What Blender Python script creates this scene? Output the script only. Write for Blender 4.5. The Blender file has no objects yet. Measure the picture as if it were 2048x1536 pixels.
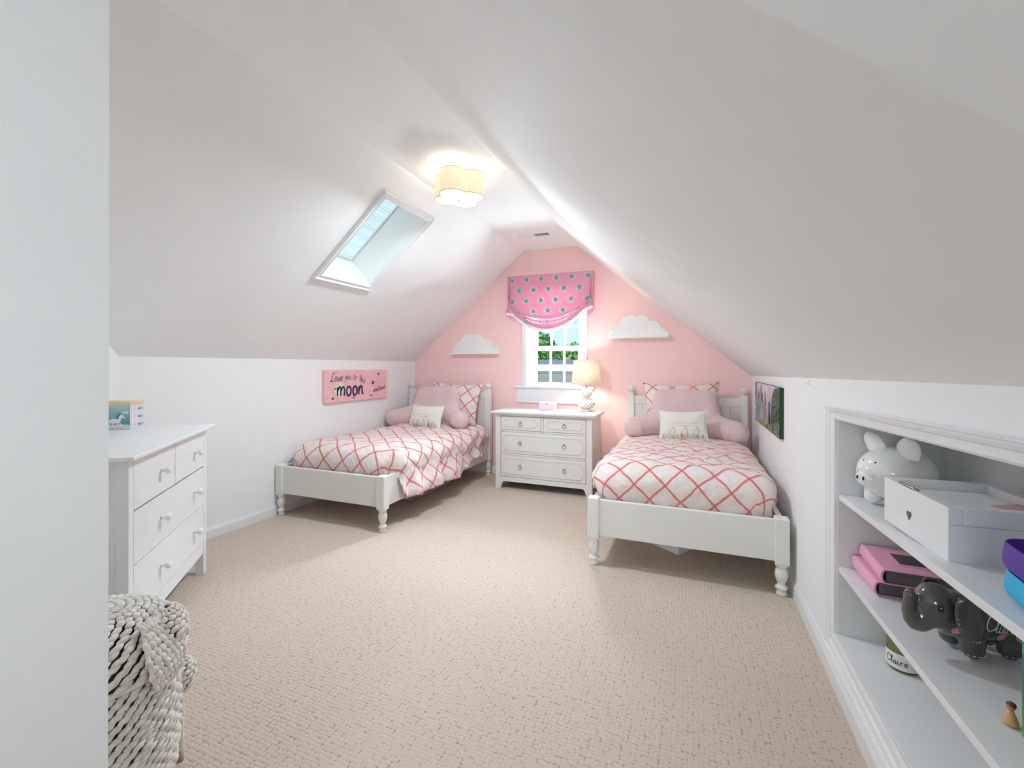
import bpy, bmesh, math, random
from mathutils import Vector, Matrix, noise
random.seed(7)
SC = bpy.context.scene
COL = SC.collection
PI = math.pi

# ---------------------------------------------------------------- camera
# room axes: x to the right along the pink wall, y into the room, z up (metres)
F_PX, CY, YAW, PITCH, ROLL = 892.72, 731.75, 0.3805, -0.0005, -0.0021
cam_d = bpy.data.cameras.new('camera')
cam = bpy.data.objects.new('camera', cam_d)
COL.objects.link(cam)
cam_d.sensor_width = 36.0
cam_d.lens = F_PX / 2048 * 36.0
cam_d.shift_y = (CY - 768) / 2048
cam_d.clip_start = 0.02
fwd = Vector((-math.sin(YAW), math.cos(YAW), 0))
rgt = Vector((math.cos(YAW), math.sin(YAW), 0))
up = Vector((0, 0, 1))
fwd, up = fwd * math.cos(PITCH) + up * math.sin(PITCH), up * math.cos(PITCH) - fwd * math.sin(PITCH)
r2 = rgt * math.cos(ROLL) - up * math.sin(ROLL)
u2 = rgt * math.sin(ROLL) + up * math.cos(ROLL)
M = Matrix((r2, u2, -fwd)).transposed().to_4x4()
M.translation = Vector((0, 0, 1.27))
cam.matrix_world = M
SC.camera = cam

# ---------------------------------------------------------------- view, sky, lights
SC.view_settings.view_transform = 'Standard'
SC.view_settings.look = 'None'
SC.view_settings.exposure = 0.47
SC.view_settings.gamma = 1.0
SC.cycles.max_bounces = 14
SC.cycles.diffuse_bounces = 9
SC.cycles.sample_clamp_indirect = 6.0
W = bpy.data.worlds.new('sky')
SC.world = W
W.use_nodes = True
wn = W.node_tree
wn.nodes.clear()
tc = wn.nodes.new('ShaderNodeTexCoord')
sep = wn.nodes.new('ShaderNodeSeparateXYZ')
wn.links.new(tc.outputs['Generated'], sep.inputs[0])
rmp = wn.nodes.new('ShaderNodeValToRGB')
rmp.color_ramp.elements[0].position = 0.0
rmp.color_ramp.elements[0].color = (0.62, 0.80, 0.96, 1)
rmp.color_ramp.elements[1].position = 0.55
rmp.color_ramp.elements[1].color = (0.26, 0.52, 0.92, 1)
e_ = rmp.color_ramp.elements.new(0.12)
e_.color = (0.46, 0.70, 0.96, 1)
wn.links.new(sep.outputs[2], rmp.inputs[0])
bg = wn.nodes.new('ShaderNodeBackground')
bg.inputs['Strength'].default_value = 0.95
wn.links.new(rmp.outputs[0], bg.inputs[0])
wo = wn.nodes.new('ShaderNodeOutputWorld')
wn.links.new(bg.outputs[0], wo.inputs[0])


def light(name, kind, loc, energy, color=(1, 1, 1), size=0.1, size_y=None, target=None, spread=None):
    d = bpy.data.lights.new(name, kind)
    d.energy = energy
    d.color = color
    if kind == 'AREA':
        d.size = size
        if size_y:
            d.shape = 'RECTANGLE'
            d.size_y = size_y
        if spread:
            d.spread = spread
    elif kind == 'POINT':
        d.shadow_soft_size = size
    elif kind == 'SUN':
        d.angle = size
    o = bpy.data.objects.new(name, d)
    COL.objects.link(o)
    o.location = loc
    if target is not None:
        o.rotation_euler = (Vector(target) - Vector(loc)).to_track_quat('-Z', 'Y').to_euler()
    return o


light('sun', 'SUN', (0, 0, 12), 2.0, (1, 0.97, 0.93), 0.05, target=(4, 6, 2))
light('added_room_fill', 'AREA', (-0.15, -1.75, 1.70), 13, (0.86, 0.94, 1.0), 1.0, 1.1, target=(-1.25, 3.0, 1.25), spread=1.15)  # unseen area lamp added behind the camera to fill the room
light('added_sky_lamp', 'AREA', (-1.5, 8.5, 3.5), 1250, (0.80, 0.91, 1.0), 3.2, 1.6, target=(-1.4, 3.6, 0.6))  # area lamp added outside above the view, strengthens sky light through the window

light('added_bounce_lamp', 'AREA', (-1.5, 7.4, -0.7), 1300, (0.80, 0.91, 1.0), 3.2, 1.8, target=(-1.5, 3.6, 2.6))  # unseen area lamp added below the sill, imitates ground bounce onto the ceiling

# ---------------------------------------------------------------- material helpers
def lin(c):
    def f(x):
        x /= 255.0
        return x / 12.92 if x <= 0.04045 else ((x + 0.055) / 1.055) ** 2.4
    return (f(c[0]), f(c[1]), f(c[2]), 1.0)


class NT:
    def __init__(s, name):
        s.m = bpy.data.materials.new(name)
        s.m.use_nodes = True
        s.t = s.m.node_tree
        s.t.nodes.clear()
        s.out = s.t.nodes.new('ShaderNodeOutputMaterial')

    def n(s, typ, ins=None, **attrs):
        x = s.t.nodes.new(typ)
        for k, v in attrs.items():
            setattr(x, k, v)
        for k, v in (ins or {}).items():
            s.set(x.inputs[k], v)
        return x

    def set(s, sock, v):
        if isinstance(v, bpy.types.NodeSocket):
            s.t.links.new(v, sock)
        elif isinstance(v, bpy.types.Node):
            s.t.links.new(v.outputs[0], sock)
        else:
            sock.default_value = v

    def math(s, op, a, b=0.0, c=0.0):
        x = s.t.nodes.new('ShaderNodeMath')
        x.operation = op
        s.set(x.inputs[0], a)
        s.set(x.inputs[1], b)
        s.set(x.inputs[2], c)
        return x.outputs[0]

    def mix(s, f, a, b):
        x = s.t.nodes.new('ShaderNodeMix')
        x.data_type = 'RGBA'
        s.set(x.inputs[0], f)
        s.set(x.inputs[6], a)
        s.set(x.inputs[7], b)
        return x.outputs[2]

    def ramp(s, f, lo, hi):
        x = s.t.nodes.new('ShaderNodeMapRange')
        x.clamp = True
        s.set(x.inputs[0], f)
        x.inputs[1].default_value = lo
        x.inputs[2].default_value = hi
        return x.outputs[0]

    def coord(s, which='Object', scale=None, rot=None):
        c = s.n('ShaderNodeTexCoord').outputs[which]
        if scale is None and rot is None:
            return c
        m = s.n('ShaderNodeMapping', {'Vector': c})
        if scale is not None:
            m.inputs['Scale'].default_value = scale if hasattr(scale, '__len__') else (scale,) * 3
        if rot is not None:
            m.inputs['Rotation'].default_value = rot
        return m.outputs[0]

    def noise(s, vec, scale, detail=2.0, rough=0.5):
        return s.n('ShaderNodeTexNoise', {'Vector': vec, 'Scale': scale, 'Detail': detail, 'Roughness': rough}).outputs['Fac']

    def bump(s, h, strength, dist):
        return s.n('ShaderNodeBump', {'Height': h, 'Strength': strength, 'Distance': dist}).outputs[0]

    def principled(s, color, rough=0.5, **kw):
        p = s.n('ShaderNodeBsdfPrincipled')
        s.set(p.inputs['Base Color'], color)
        s.set(p.inputs['Roughness'], rough)
        for k, v in kw.items():
            s.set(p.inputs[k.replace('_', ' ')], v)
        s.t.links.new(p.outputs[0], s.out.inputs[0])
        return p


def simple(name, rgb, rough=0.5, bump=None, var=0.0, metal=0.0, coat=0.0, spec=None, sheen=0.0):
    """plain surface: colour with faint procedural mottling, optional fine bump (scale, strength, distance)"""
    t = NT(name)
    c = lin(rgb)
    v = t.coord('Object')
    col = c
    if var:
        f = t.noise(v, 6.0, 3.0)
        col = t.mix(t.ramp(f, 0.3, 0.7), tuple(x * (1 - var) for x in c[:3]) + (1,), tuple(min(1, x * (1 + var)) for x in c[:3]) + (1,))
    p = t.principled(col, rough, Metallic=metal)
    if coat:
        p.inputs['Coat Weight'].default_value = coat
    if spec is not None:
        p.inputs['Specular IOR Level'].default_value = spec
    if sheen:
        p.inputs['Sheen Weight'].default_value = sheen
    if bump:
        p.inputs['Normal'].default_value = (0, 0, 0)
        t.t.links.new(t.bump(t.noise(v, bump[0], 3.0), bump[1], bump[2]), p.inputs['Normal'])
    return t.m


M_wall = simple('white_wall_paint', (239, 240, 240), 0.75, (180, 0.08, 0.002), 0.01, spec=0.25)
M_pink = simple('pink_wall_paint', (249, 213, 210), 0.75, (180, 0.08, 0.002), 0.01, spec=0.25)
M_trim = simple('white_trim_gloss', (233, 234, 235), 0.32, None, 0.0, spec=0.4)
M_furn = simple('ivory_white_lacquer', (226, 225, 220), 0.42, (60, 0.03, 0.002), 0.012)
M_furn2 = simple('cool_white_lacquer', (235, 236, 237), 0.38, (60, 0.03, 0.002), 0.01)
M_stand = simple('pale_grey_lacquer', (218, 216, 212), 0.42, (60, 0.03, 0.002), 0.012)
M_brass = simple('brass', (190, 150, 80), 0.3, None, 0, metal=1.0)
M_dark = simple('dark_gap', (28, 27, 26), 0.8)
M_chrome = simple('satin_nickel', (170, 165, 155), 0.3, None, 0, metal=1.0)
M_ceramic = simple('white_glazed_ceramic', (236, 236, 233), 0.08, None, 0, coat=0.5)
M_black = simple('black_paint', (18, 18, 18), 0.3)
M_white = simple('white_paint', (240, 240, 238), 0.5)
M_plush = None


def carpet():
    t = NT('beige_loop_carpet')
    v = t.coord('Object')
    wob = t.n('ShaderNodeTexNoise', {'Vector': v, 'Scale': 9.0, 'Detail': 2.0})
    mv = t.n('ShaderNodeVectorMath', {0: wob.outputs['Color'], 1: (0.5, 0.5, 0.5)}, operation='SUBTRACT')
    sc = t.n('ShaderNodeVectorMath', {0: mv.outputs[0], 'Scale': 0.012}, operation='SCALE')
    ad = t.n('ShaderNodeVectorMath', {0: v, 1: sc.outputs[0]}, operation='ADD')
    mp = t.n('ShaderNodeMapping', {'Vector': ad.outputs[0], 'Scale': (58, 64, 1)})
    vo = t.n('ShaderNodeTexVoronoi', {'Vector': mp.outputs[0], 'Scale': 1.0, 'Randomness': 0.42}, voronoi_dimensions='2D')
    d = vo.outputs['Distance']
    fine = t.noise(v, 420.0, 2.0)
    patch = t.noise(v, 90.0, 2.0)
    hole = t.ramp(t.math('ADD', d, t.math('MULTIPLY', patch, 0.36)), 0.74, 0.86)
    base = t.mix(fine, lin((193, 176, 161)), lin((216, 201, 186)))
    base = t.mix(t.ramp(t.noise(v, 1.6, 2.0), 0.35, 0.65), base, t.mix(0.5, base, lin((202, 187, 172))))
    col = t.mix(t.math('MULTIPLY', hole, 0.55), base, lin((120, 102, 88)))
    h = t.math('ADD', t.math('SUBTRACT', 1.0, t.math('MULTIPLY', d, 0.9)), t.math('MULTIPLY', fine, 0.25))
    t.principled(col, 0.95, Normal=t.bump(h, 0.6, 0.006), Specular_IOR_Level=0.1)
    return t.m


M_carpet = carpet()


def plaid(name='plaid_cotton', period=0.131, lw=0.064):
    """white cotton with thin coral lines crossing into diamonds and paler companion bands, laid out on the cloth's own UV metres"""
    t = NT(name)
    uv = t.coord('UV')
    nz = t.n('ShaderNodeTexNoise', {'Vector': uv, 'Scale': 5.0, 'Detail': 1.0})
    mv = t.n('ShaderNodeVectorMath', {0: nz.outputs['Color'], 1: (0.5, 0.5, 0.5)}, operation='SUBTRACT')
    sc = t.n('ShaderNodeVectorMath', {0: mv.outputs[0], 'Scale': 0.018}, operation='SCALE')
    ad = t.n('ShaderNodeVectorMath', {0: uv, 1: sc.outputs[0]}, operation='ADD')
    s = t.n('ShaderNodeSeparateXYZ', {0: ad.outputs[0]})
    k = 0.70710678 / period
    a = t.math('MULTIPLY', t.math('ADD', s.outputs[0], s.outputs[1]), k)
    b = t.math('MULTIPLY', t.math('SUBTRACT', s.outputs[0], s.outputs[1]), k)

    def band(q, off, w):
        f = t.math('FRACT', t.math('ADD', q, off))
        dd = t.math('ABSOLUTE', t.math('SUBTRACT', f, 0.5))
        return t.math('SUBTRACT', 1.0, t.ramp(dd, w * 0.8, w * 1.15))
    weave = t.noise(uv, 160.0, 2.0)
    base = t.mix(t.ramp(t.noise(uv, 3.0, 2.0), 0.35, 0.65), lin((229, 218, 219)), lin((231, 221, 213)))
    pale = t.math('MAXIMUM', band(a, 0.17, 0.05), band(b, 0.17, 0.05))
    col = t.mix(t.math('MULTIPLY', pale, 0.55), base, lin((236, 205, 192)))
    halo = t.math('MAXIMUM', band(a, 0.0, lw * 1.25), band(b, 0.0, lw * 1.25))
    col = t.mix(t.math('MULTIPLY', halo, 0.45), col, lin((240, 176, 166)))
    la, lb = band(a, 0.0, lw * 0.72), band(b, 0.0, lw * 0.72)
    col = t.mix(t.math('MULTIPLY', la, 0.80), col, t.mix(weave, lin((190, 84, 92)), lin((208, 110, 110))))
    col = t.mix(t.math('MULTIPLY', lb, 0.80), col, t.mix(weave, lin((194, 88, 92)), lin((210, 112, 106))))
    wr = t.math('ADD', t.noise(uv, 14.0, 4.0, 0.6), t.math('MULTIPLY', weave, 0.05))
    t.principled(col, 0.85, Normal=t.bump(wr, 0.6, 0.035), Specular_IOR_Level=0.15, Sheen_Weight=0.15)
    return t.m


M_plaid = plaid()


def plush():
    t = NT('dusty_pink_plush')
    v = t.coord('Object')
    f = t.noise(v, 75.0, 4.0, 0.65)
    g = t.noise(v, 9.0, 2.0)
    col = t.mix(t.ramp(f, 0.25, 0.75), lin((216, 187, 188)), lin((237, 213, 213)))
    col = t.mix(t.math('MULTIPLY', t.ramp(g, 0.4, 0.7), 0.3), col, lin((238, 206, 204)))
    t.principled(col, 0.95, Normal=t.bump(f, 0.8, 0.012), Specular_IOR_Level=0.1, Sheen_Weight=0.35, Sheen_Roughness=0.5)
    return t.m


M_plush = plush()


def vcol_mat(name='painted_print', rough=0.7):
    t = NT(name)
    a = t.n('ShaderNodeAttribute', attribute_name='Col')
    t.principled(a.outputs['Color'], rough, Specular_IOR_Level=0.2)
    return t.m


M_print = vcol_mat()
M_print_gloss = vcol_mat('glazed_print', 0.15)
M_linen = simple('cream_linen', (226, 222, 212), 0.9, (300, 0.25, 0.002), 0.02, spec=0.1)


def shade_cloth():
    """bright pink cotton scattered with small green and white turtle motifs in staggered rows"""
    t = NT('pink_turtle_cotton')
    uv = t.coord('UV')
    s = t.n('ShaderNodeSeparateXYZ', {0: uv})
    px, py = 0.176, 0.121
    y = t.math('DIVIDE', s.outputs[1], py)
    row = t.math('FLOOR', y)
    off = t.math('MULTIPLY', t.math('MODULO', t.math('ABSOLUTE', row), 2.0), 0.5)
    x = t.math('ADD', t.math('DIVIDE', s.outputs[0], px), off)
    fx = t.math('MULTIPLY', t.math('SUBTRACT', t.math('FRACT', x), 0.5), px)
    fy = t.math('MULTIPLY', t.math('SUBTRACT', t.math('FRACT', y), 0.5), py)
    n1 = t.math('MULTIPLY', t.math('SUBTRACT', t.noise(uv, 60.0, 2.0), 0.5), 0.075)
    r = t.math('ADD', t.math('SQRT', t.math('ADD', t.math('POWER', t.math('MULTIPLY', fx, 0.85), 2.0), t.math('POWER', fy, 2.0))), n1)
    # body offset slightly up-right
    r2 = t.math('ADD', t.math('SQRT', t.math('ADD', t.math('POWER', t.math('SUBTRACT', fx, 0.003), 2.0), t.math('POWER', t.math('SUBTRACT', fy, 0.002), 2.0))), t.math('MULTIPLY', n1, 0.5))
    white = t.math('SUBTRACT', 1.0, t.ramp(r, 0.034, 0.040))
    broken = t.ramp(t.noise(uv, 130.0, 1.0), 0.40, 0.50)
    green = t.math('SUBTRACT', 1.0, t.ramp(r2, 0.021, 0.027))
    base = t.mix(t.noise(uv, 4.0, 1.0), lin((238, 162, 192)), lin((247, 184, 208)))
    col = t.mix(t.math('MULTIPLY', white, broken), base, lin((214, 222, 222)))
    gcol = t.mix(t.ramp(t.noise(uv, 90.0, 2.0), 0.35, 0.65), lin((74, 150, 122)), lin((150, 205, 186)))
    col = t.mix(t.math('MULTIPLY', green, 0.95), col, gcol)
    d = t.n('ShaderNodeBsdfPrincipled', {'Base Color': col, 'Roughness': 0.85, 'Specular IOR Level': 0.15})
    tr = t.n('ShaderNodeBsdfTranslucent', {'Color': col})
    mx = t.n('ShaderNodeMixShader', {0: 0.22, 1: d, 2: tr})
    t.t.links.new(mx.outputs[0], t.out.inputs[0])
    return t.m


M_shade = shade_cloth()


def lampshade(name, rgb, trans, emit=0.0):
    t = NT(name)
    v = t.coord('Object')
    f = t.noise(v, 220.0, 2.0)
    col = t.mix(f, lin(rgb), lin(tuple(min(255, c + 8) for c in rgb)))
    d = t.n('ShaderNodeBsdfDiffuse', {'Color': col})
    tr = t.n('ShaderNodeBsdfTranslucent', {'Color': col})
    mx = t.n('ShaderNodeMixShader', {0: trans, 1: d, 2: tr})
    if emit:
        e = t.n('ShaderNodeEmission', {'Color': lin(rgb), 'Strength': emit})
        a = t.n('ShaderNodeAddShader', {0: mx, 1: e})
        mx = a
    t.t.links.new(mx.outputs[0], t.out.inputs[0])
    return t.m


M_lshade = lampshade('cream_lampshade_linen', (247, 240, 226), 0.28)
M_drum = lampshade('cream_drum_fabric', (246, 232, 202), 0.02, 0.24)
M_diff = lampshade('white_diffuser', (255, 250, 238), 0.5, 0.85)


def glass():
    t = NT('window_glass')
    tr = t.n('ShaderNodeBsdfTransparent', {'Color': (0.97, 0.985, 0.98, 1)})
    gl = t.n('ShaderNodeBsdfGlossy', {'Color': (1, 1, 1, 1), 'Roughness': 0.02})
    fr = t.n('ShaderNodeFresnel', {'IOR': 1.3})
    mx = t.n('ShaderNodeMixShader', {0: t.math('MULTIPLY', fr.outputs[0], 0.5), 1: tr, 2: gl})
    t.t.links.new(mx.outputs[0], t.out.inputs[0])
    return t.m


M_glass = glass()


def blind_mat():
    t = NT('pleated_blind_fabric')
    v = t.coord('Object')
    s = t.n('ShaderNodeSeparateXYZ', {0: v})
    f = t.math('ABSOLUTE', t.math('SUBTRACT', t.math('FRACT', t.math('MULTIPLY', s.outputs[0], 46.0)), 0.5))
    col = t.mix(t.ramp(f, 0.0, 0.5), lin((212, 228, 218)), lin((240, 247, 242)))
    d = t.n('ShaderNodeBsdfDiffuse', {'Color': col})
    tr = t.n('ShaderNodeBsdfTranslucent', {'Color': col})
    mx = t.n('ShaderNodeMixShader', {0: 0.65, 1: d, 2: tr})
    t.t.links.new(mx.outputs[0], t.out.inputs[0])
    return t.m


M_blind = blind_mat()


def siding(name, rgb, step):
    t = NT(name)
    v = t.coord('Object')
    s = t.n('ShaderNodeSeparateXYZ', {0: v})
    f = t.math('FRACT', t.math('MULTIPLY', s.outputs[2], 1.0 / step))
    line = t.math('SUBTRACT', 1.0, t.ramp(f, 0.02, 0.12))
    col = t.mix(t.math('MULTIPLY', line, 0.6), lin(rgb), lin(tuple(int(c * .45) for c in rgb)))
    t.principled(col, 0.7, Normal=t.bump(f, 0.6, 0.02))
    return t.m


M_siding = siding('grey_lap_siding', (152, 158, 160), 0.14)
M_roof = siding('grey_roof_shingles', (128, 130, 134), 0.10)


def leaves(name, a, b):
    t = NT(name)
    v = t.coord('Object')
    f = t.n('ShaderNodeTexVoronoi', {'Vector': v, 'Scale': 7.0}).outputs['Color']
    g = t.n('ShaderNodeSeparateColor', {0: f}).outputs[0]
    col = t.mix(g, lin(a), lin(b))
    t.principled(col, 0.6, Normal=t.bump(t.noise(v, 12.0, 4.0), 0.8, 0.1))
    return t.m


M_leaf = leaves('garden_leaves', (74, 128, 46), (176, 214, 112))
M_grass = leaves('lawn', (90, 130, 60), (130, 160, 80))
M_bark = simple('bark', (92, 76, 62), 0.9, (20, 0.5, 0.02), 0.1)

# ---------------------------------------------------------------- mesh helpers
def new():
    return bmesh.new()


def box(bm, x0, x1, y0, y1, z0, z1, mi=0):
    vs = [bm.verts.new(p) for p in ((x0, y0, z0), (x1, y0, z0), (x1, y1, z0), (x0, y1, z0), (x0, y0, z1), (x1, y0, z1), (x1, y1, z1), (x0, y1, z1))]
    for f in ((0, 3, 2, 1), (4, 5, 6, 7), (0, 1, 5, 4), (1, 2, 6, 5), (2, 3, 7, 6), (3, 0, 4, 7)):
        bm.faces.new([vs[i] for i in f]).material_index = mi
    return vs


def rbox(bm, x0, x1, y0, y1, z0, z1, r=0.004, seg=2, mi=0):
    vs = box(bm, x0, x1, y0, y1, z0, z1, mi)
    es = {e for v in vs for e in v.link_edges}
    bmesh.ops.bevel(bm, geom=list(es), offset=r, segments=seg, affect='EDGES', profile=0.5)


def lathe(bm, prof, c=(0, 0, 0), seg=24, axis='z', mi=0):
    """prof: (radius, height) from bottom to top"""
    rings = []
    for r, h in prof:
        ring = []
        for i in range(seg):
            a = 2 * PI * i / seg
            x, y, z = r * math.cos(a), r * math.sin(a), h
            if axis == 'x':
                x, y, z = z, x, y
            elif axis == 'y':
                x, y, z = y, z, x
            ring.append(bm.verts.new((c[0] + x, c[1] + y, c[2] + z)))
        rings.append(ring)
    for a, b in zip(rings, rings[1:]):
        for i in range(seg):
            f = bm.faces.new((a[i], a[(i + 1) % seg], b[(i + 1) % seg], b[i]))
            f.smooth = True
            f.material_index = mi
    for ring, flip in ((rings[0], True), (rings[-1], False)):
        f = bm.faces.new(ring[::-1] if flip else ring)
        f.material_index = mi


def prism(bm, poly, plane, d0, d1, mi=0):
    """poly: 2-D outline; plane 'xz' (extrude along y), 'xy' (along z), 'yz' (along x)"""
    def P(a, b, d):
        return {'xz': (a, d, b), 'xy': (a, b, d), 'yz': (d, a, b)}[plane]
    A = [bm.verts.new(P(a, b, d0)) for a, b in poly]
    B = [bm.verts.new(P(a, b, d1)) for a, b in poly]
    n = len(poly)
    fs = [bm.faces.new(A), bm.faces.new(B[::-1])]
    for i in range(n):
        fs.append(bm.faces.new((A[i], B[i], B[(i + 1) % n], A[(i + 1) % n])))
    for f in fs:
        f.material_index = mi
    return fs


def tube(bm, pts, r, seg=8, closed=False, mi=0, squash=None):
    pts = [Vector(p) for p in pts]
    n = len(pts)
    rings = []
    ref = None
    for i, p in enumerate(pts):
        a = pts[(i - 1) % n] if (closed or i) else pts[0]
        b = pts[(i + 1) % n] if (closed or i < n - 1) else pts[-1]
        t = (b - a).normalized()
        if ref is None:
            ref = Vector((0, 0, 1)) if abs(t.z) < 0.9 else Vector((1, 0, 0))
        s = t.cross(ref).normalized()
        q = s.cross(t).normalized()
        ref = q
        rr = r[i] if hasattr(r, '__len__') else r
        rings.append([bm.verts.new(p + s * (rr * math.cos(2 * PI * k / seg)) + q * (rr * math.sin(2 * PI * k / seg))) for k in range(seg)])
    m = n if closed else n - 1
    for i in range(m):
        A, B = rings[i], rings[(i + 1) % n]
        for k in range(seg):
            f = bm.faces.new((A[k], A[(k + 1) % seg], B[(k + 1) % seg], B[k]))
            f.smooth = True
            f.material_index = mi
    if not closed:
        for ring in (rings[0][::-1], rings[-1]):
            try:
                bm.faces.new(ring).material_index = mi
            except ValueError:
                pass


def ball(bm, c, r, sub=2, mi=0, mat=None):
    """r: number or (rx, ry, rz)"""
    r = (r, r, r) if not hasattr(r, '__len__') else r
    g = bmesh.ops.create_icosphere(bm, subdivisions=sub, radius=1.0)
    m = Matrix.Translation(c) @ (mat or Matrix.Identity(4)) @ Matrix.Diagonal((*r, 1))
    bmesh.ops.transform(bm, matrix=m, verts=g['verts'])
    for v in g['verts']:
        for f in v.link_faces:
            f.smooth = True
            f.material_index = mi
    return g['verts']


def sheet(bm, nu, nv, fn, uvfn=None, mi=0, smooth=True, wrap=False):
    """grid of points fn(i, j), i < nu, j < nv"""
    V = [[bm.verts.new(fn(i, j)) for j in range(nv)] for i in range(nu)]
    uvl = bm.loops.layers.uv.verify() if uvfn else None
    for i in range(nu if wrap else nu - 1):
        for j in range(nv - 1):
            ids = ((i, j), (i + 1, j), (i + 1, j + 1), (i, j + 1))
            f = bm.faces.new([V[a % nu][b] for a, b in ids])
            f.smooth = smooth
            f.material_index = mi
            if uvfn:
                for l, (a, b) in zip(f.loops, ids):
                    l[uvl].uv = uvfn(a, b)
    return V


def quad(bm, pts, mi=0):
    f = bm.faces.new([bm.verts.new(p) for p in pts])
    f.material_index = mi
    return f


def obj(name, bm, mats, parent=None, bevel=0.0, smooth=False, seg=2, loc=None, fixn=True, remesh=None, solid=None, subsurf=0):
    if fixn:
        bmesh.ops.recalc_face_normals(bm, faces=bm.faces)
    me = bpy.data.meshes.new(name)
    bm.to_mesh(me)
    bm.free()
    if not isinstance(mats, (list, tuple)):
        mats = [mats]
    for m in mats:
        me.materials.append(m)
    if smooth:
        for p in me.polygons:
            p.use_smooth = True
    o = bpy.data.objects.new(name, me)
    COL.objects.link(o)
    if loc is not None:
        o.location = loc
    if parent is not None:
        o.parent = parent
    if remesh:
        r = o.modifiers.new('remesh', 'REMESH')
        r.mode = 'VOXEL'
        r.voxel_size = remesh[0]
        r.use_smooth_shade = True
        s = o.modifiers.new('smooth', 'SMOOTH')
        s.iterations = remesh[1]
        s.factor = 0.6
    if solid:
        s = o.modifiers.new('thickness', 'SOLIDIFY')
        s.thickness = solid
        s.offset = 0
    if subsurf:
        s = o.modifiers.new('subdivision', 'SUBSURF')
        s.levels = s.render_levels = subsurf
    if bevel:
        b = o.modifiers.new('bevel', 'BEVEL')
        b.width = bevel
        b.segments = seg
        b.limit_method = 'ANGLE'
        b.angle_limit = math.radians(40)
    return o


def tag(o, label, cat, group=None):
    o['label'] = label
    o['category'] = cat
    if group:
        o['group'] = group
    return o


def thing(name, label, cat, loc=(0, 0, 0), rz=0.0, group=None):
    o = bpy.data.objects.new(name, None)
    o.empty_display_size = 0.05
    COL.objects.link(o)
    o.location = loc
    o.rotation_euler = (0, 0, rz)
    return tag(o, label, cat, group)


def struct(name, bm, m, parent=None, **kw):
    o = obj(name, bm, m, parent, **kw)
    if parent is None:
        o['kind'] = 'structure'
    return o


def copy_tree(o, parent=None):
    c = o.copy()
    COL.objects.link(c)
    if parent is not None:
        c.parent = parent
    for ch in [x for x in bpy.data.objects if x.parent == o]:
        copy_tree(ch, c)
    return c


def smooth_line(pts, k=6):
    """Catmull-Rom through 2-D or 3-D points"""
    P = [Vector(p) for p in pts]
    if len(P) < 3:
        return P
    out = []
    for i in range(len(P) - 1):
        p0 = P[i - 1] if i else P[0]
        p1, p2 = P[i], P[i + 1]
        p3 = P[i + 2] if i + 2 < len(P) else P[-1]
        for j in range(k):
            t = j / k
            out.append(0.5 * ((2 * p1) + (p2 - p0) * t + (2 * p0 - 5 * p1 + 4 * p2 - p3) * t * t + (3 * p1 - p0 - 3 * p2 + p3) * t ** 3))
    out.append(P[-1])
    return out


def skin_of(o):
    from mathutils.bvhtree import BVHTree
    bpy.context.view_layer.update()
    return BVHTree.FromObject(o, bpy.context.evaluated_depsgraph_get())


class Ink:
    """flat painted shapes laid on a surface: fn(x, y, lift) -> point; colours kept per face corner"""

    def __init__(s, bm, fn, mi=1):
        s.bm, s.fn, s.mi, s.k = bm, fn, mi, 0
        s.cl = bm.loops.layers.float_color.get('Col') or bm.loops.layers.float_color.new('Col')

    def face(s, pts, rgb):
        try:
            f = s.bm.faces.new([s.bm.verts.new(s.fn(p[0], p[1], s.lift)) for p in pts])
        except ValueError:
            return
        f.material_index = s.mi
        c = lin(rgb)
        for l in f.loops:
            l[s.cl] = c

    def begin(s):
        s.k += 1
        s.lift = 0.0004 + 0.00006 * s.k

    def poly(s, pts, rgb):
        s.begin()
        s.face(pts, rgb)

    def disc(s, x, y, r, rgb, ry=None, n=14, rot=0.0):
        ry = r if ry is None else ry
        c, q = math.cos(rot), math.sin(rot)
        s.poly([(x + r * math.cos(a) * c - ry * math.sin(a) * q, y + r * math.cos(a) * q + ry * math.sin(a) * c) for a in (2 * PI * i / n for i in range(n))], rgb)

    def stroke(s, pts, w, rgb, k=5, sm=True):
        s.begin()
        P = smooth_line([Vector((p[0], p[1])) for p in pts], k) if sm else [Vector(p) for p in pts]
        L, R = [], []
        for i, p in enumerate(P):
            t = P[min(i + 1, len(P) - 1)] - P[max(i - 1, 0)]
            if t.length < 1e-9:
                t = Vector((1, 0))
            t.normalize()
            n = Vector((-t.y, t.x)) * (w / 2)
            L.append(p + n)
            R.append(p - n)
        for i in range(len(P) - 1):
            s.face([L[i], R[i], R[i + 1], L[i + 1]], rgb)

    def write(s, text, x, y, h, w, rgb, slant=0.2, gap=0.12, rise=0.0, curve=0.0):
        """handwriting; h = x-height * 2; returns the end x"""
        x0 = x
        for ch in text:
            if ch == ' ':
                x += 0.35 * h
                continue
            wd, strokes = GLYPH[ch]
            for st in strokes:
                s.stroke([(x + (px + slant * py) * h, y + py * h + rise * (x - x0) + curve * (x - x0) ** 2) for px, py in st], w, rgb)
            x += (wd + gap) * h
        return x


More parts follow.
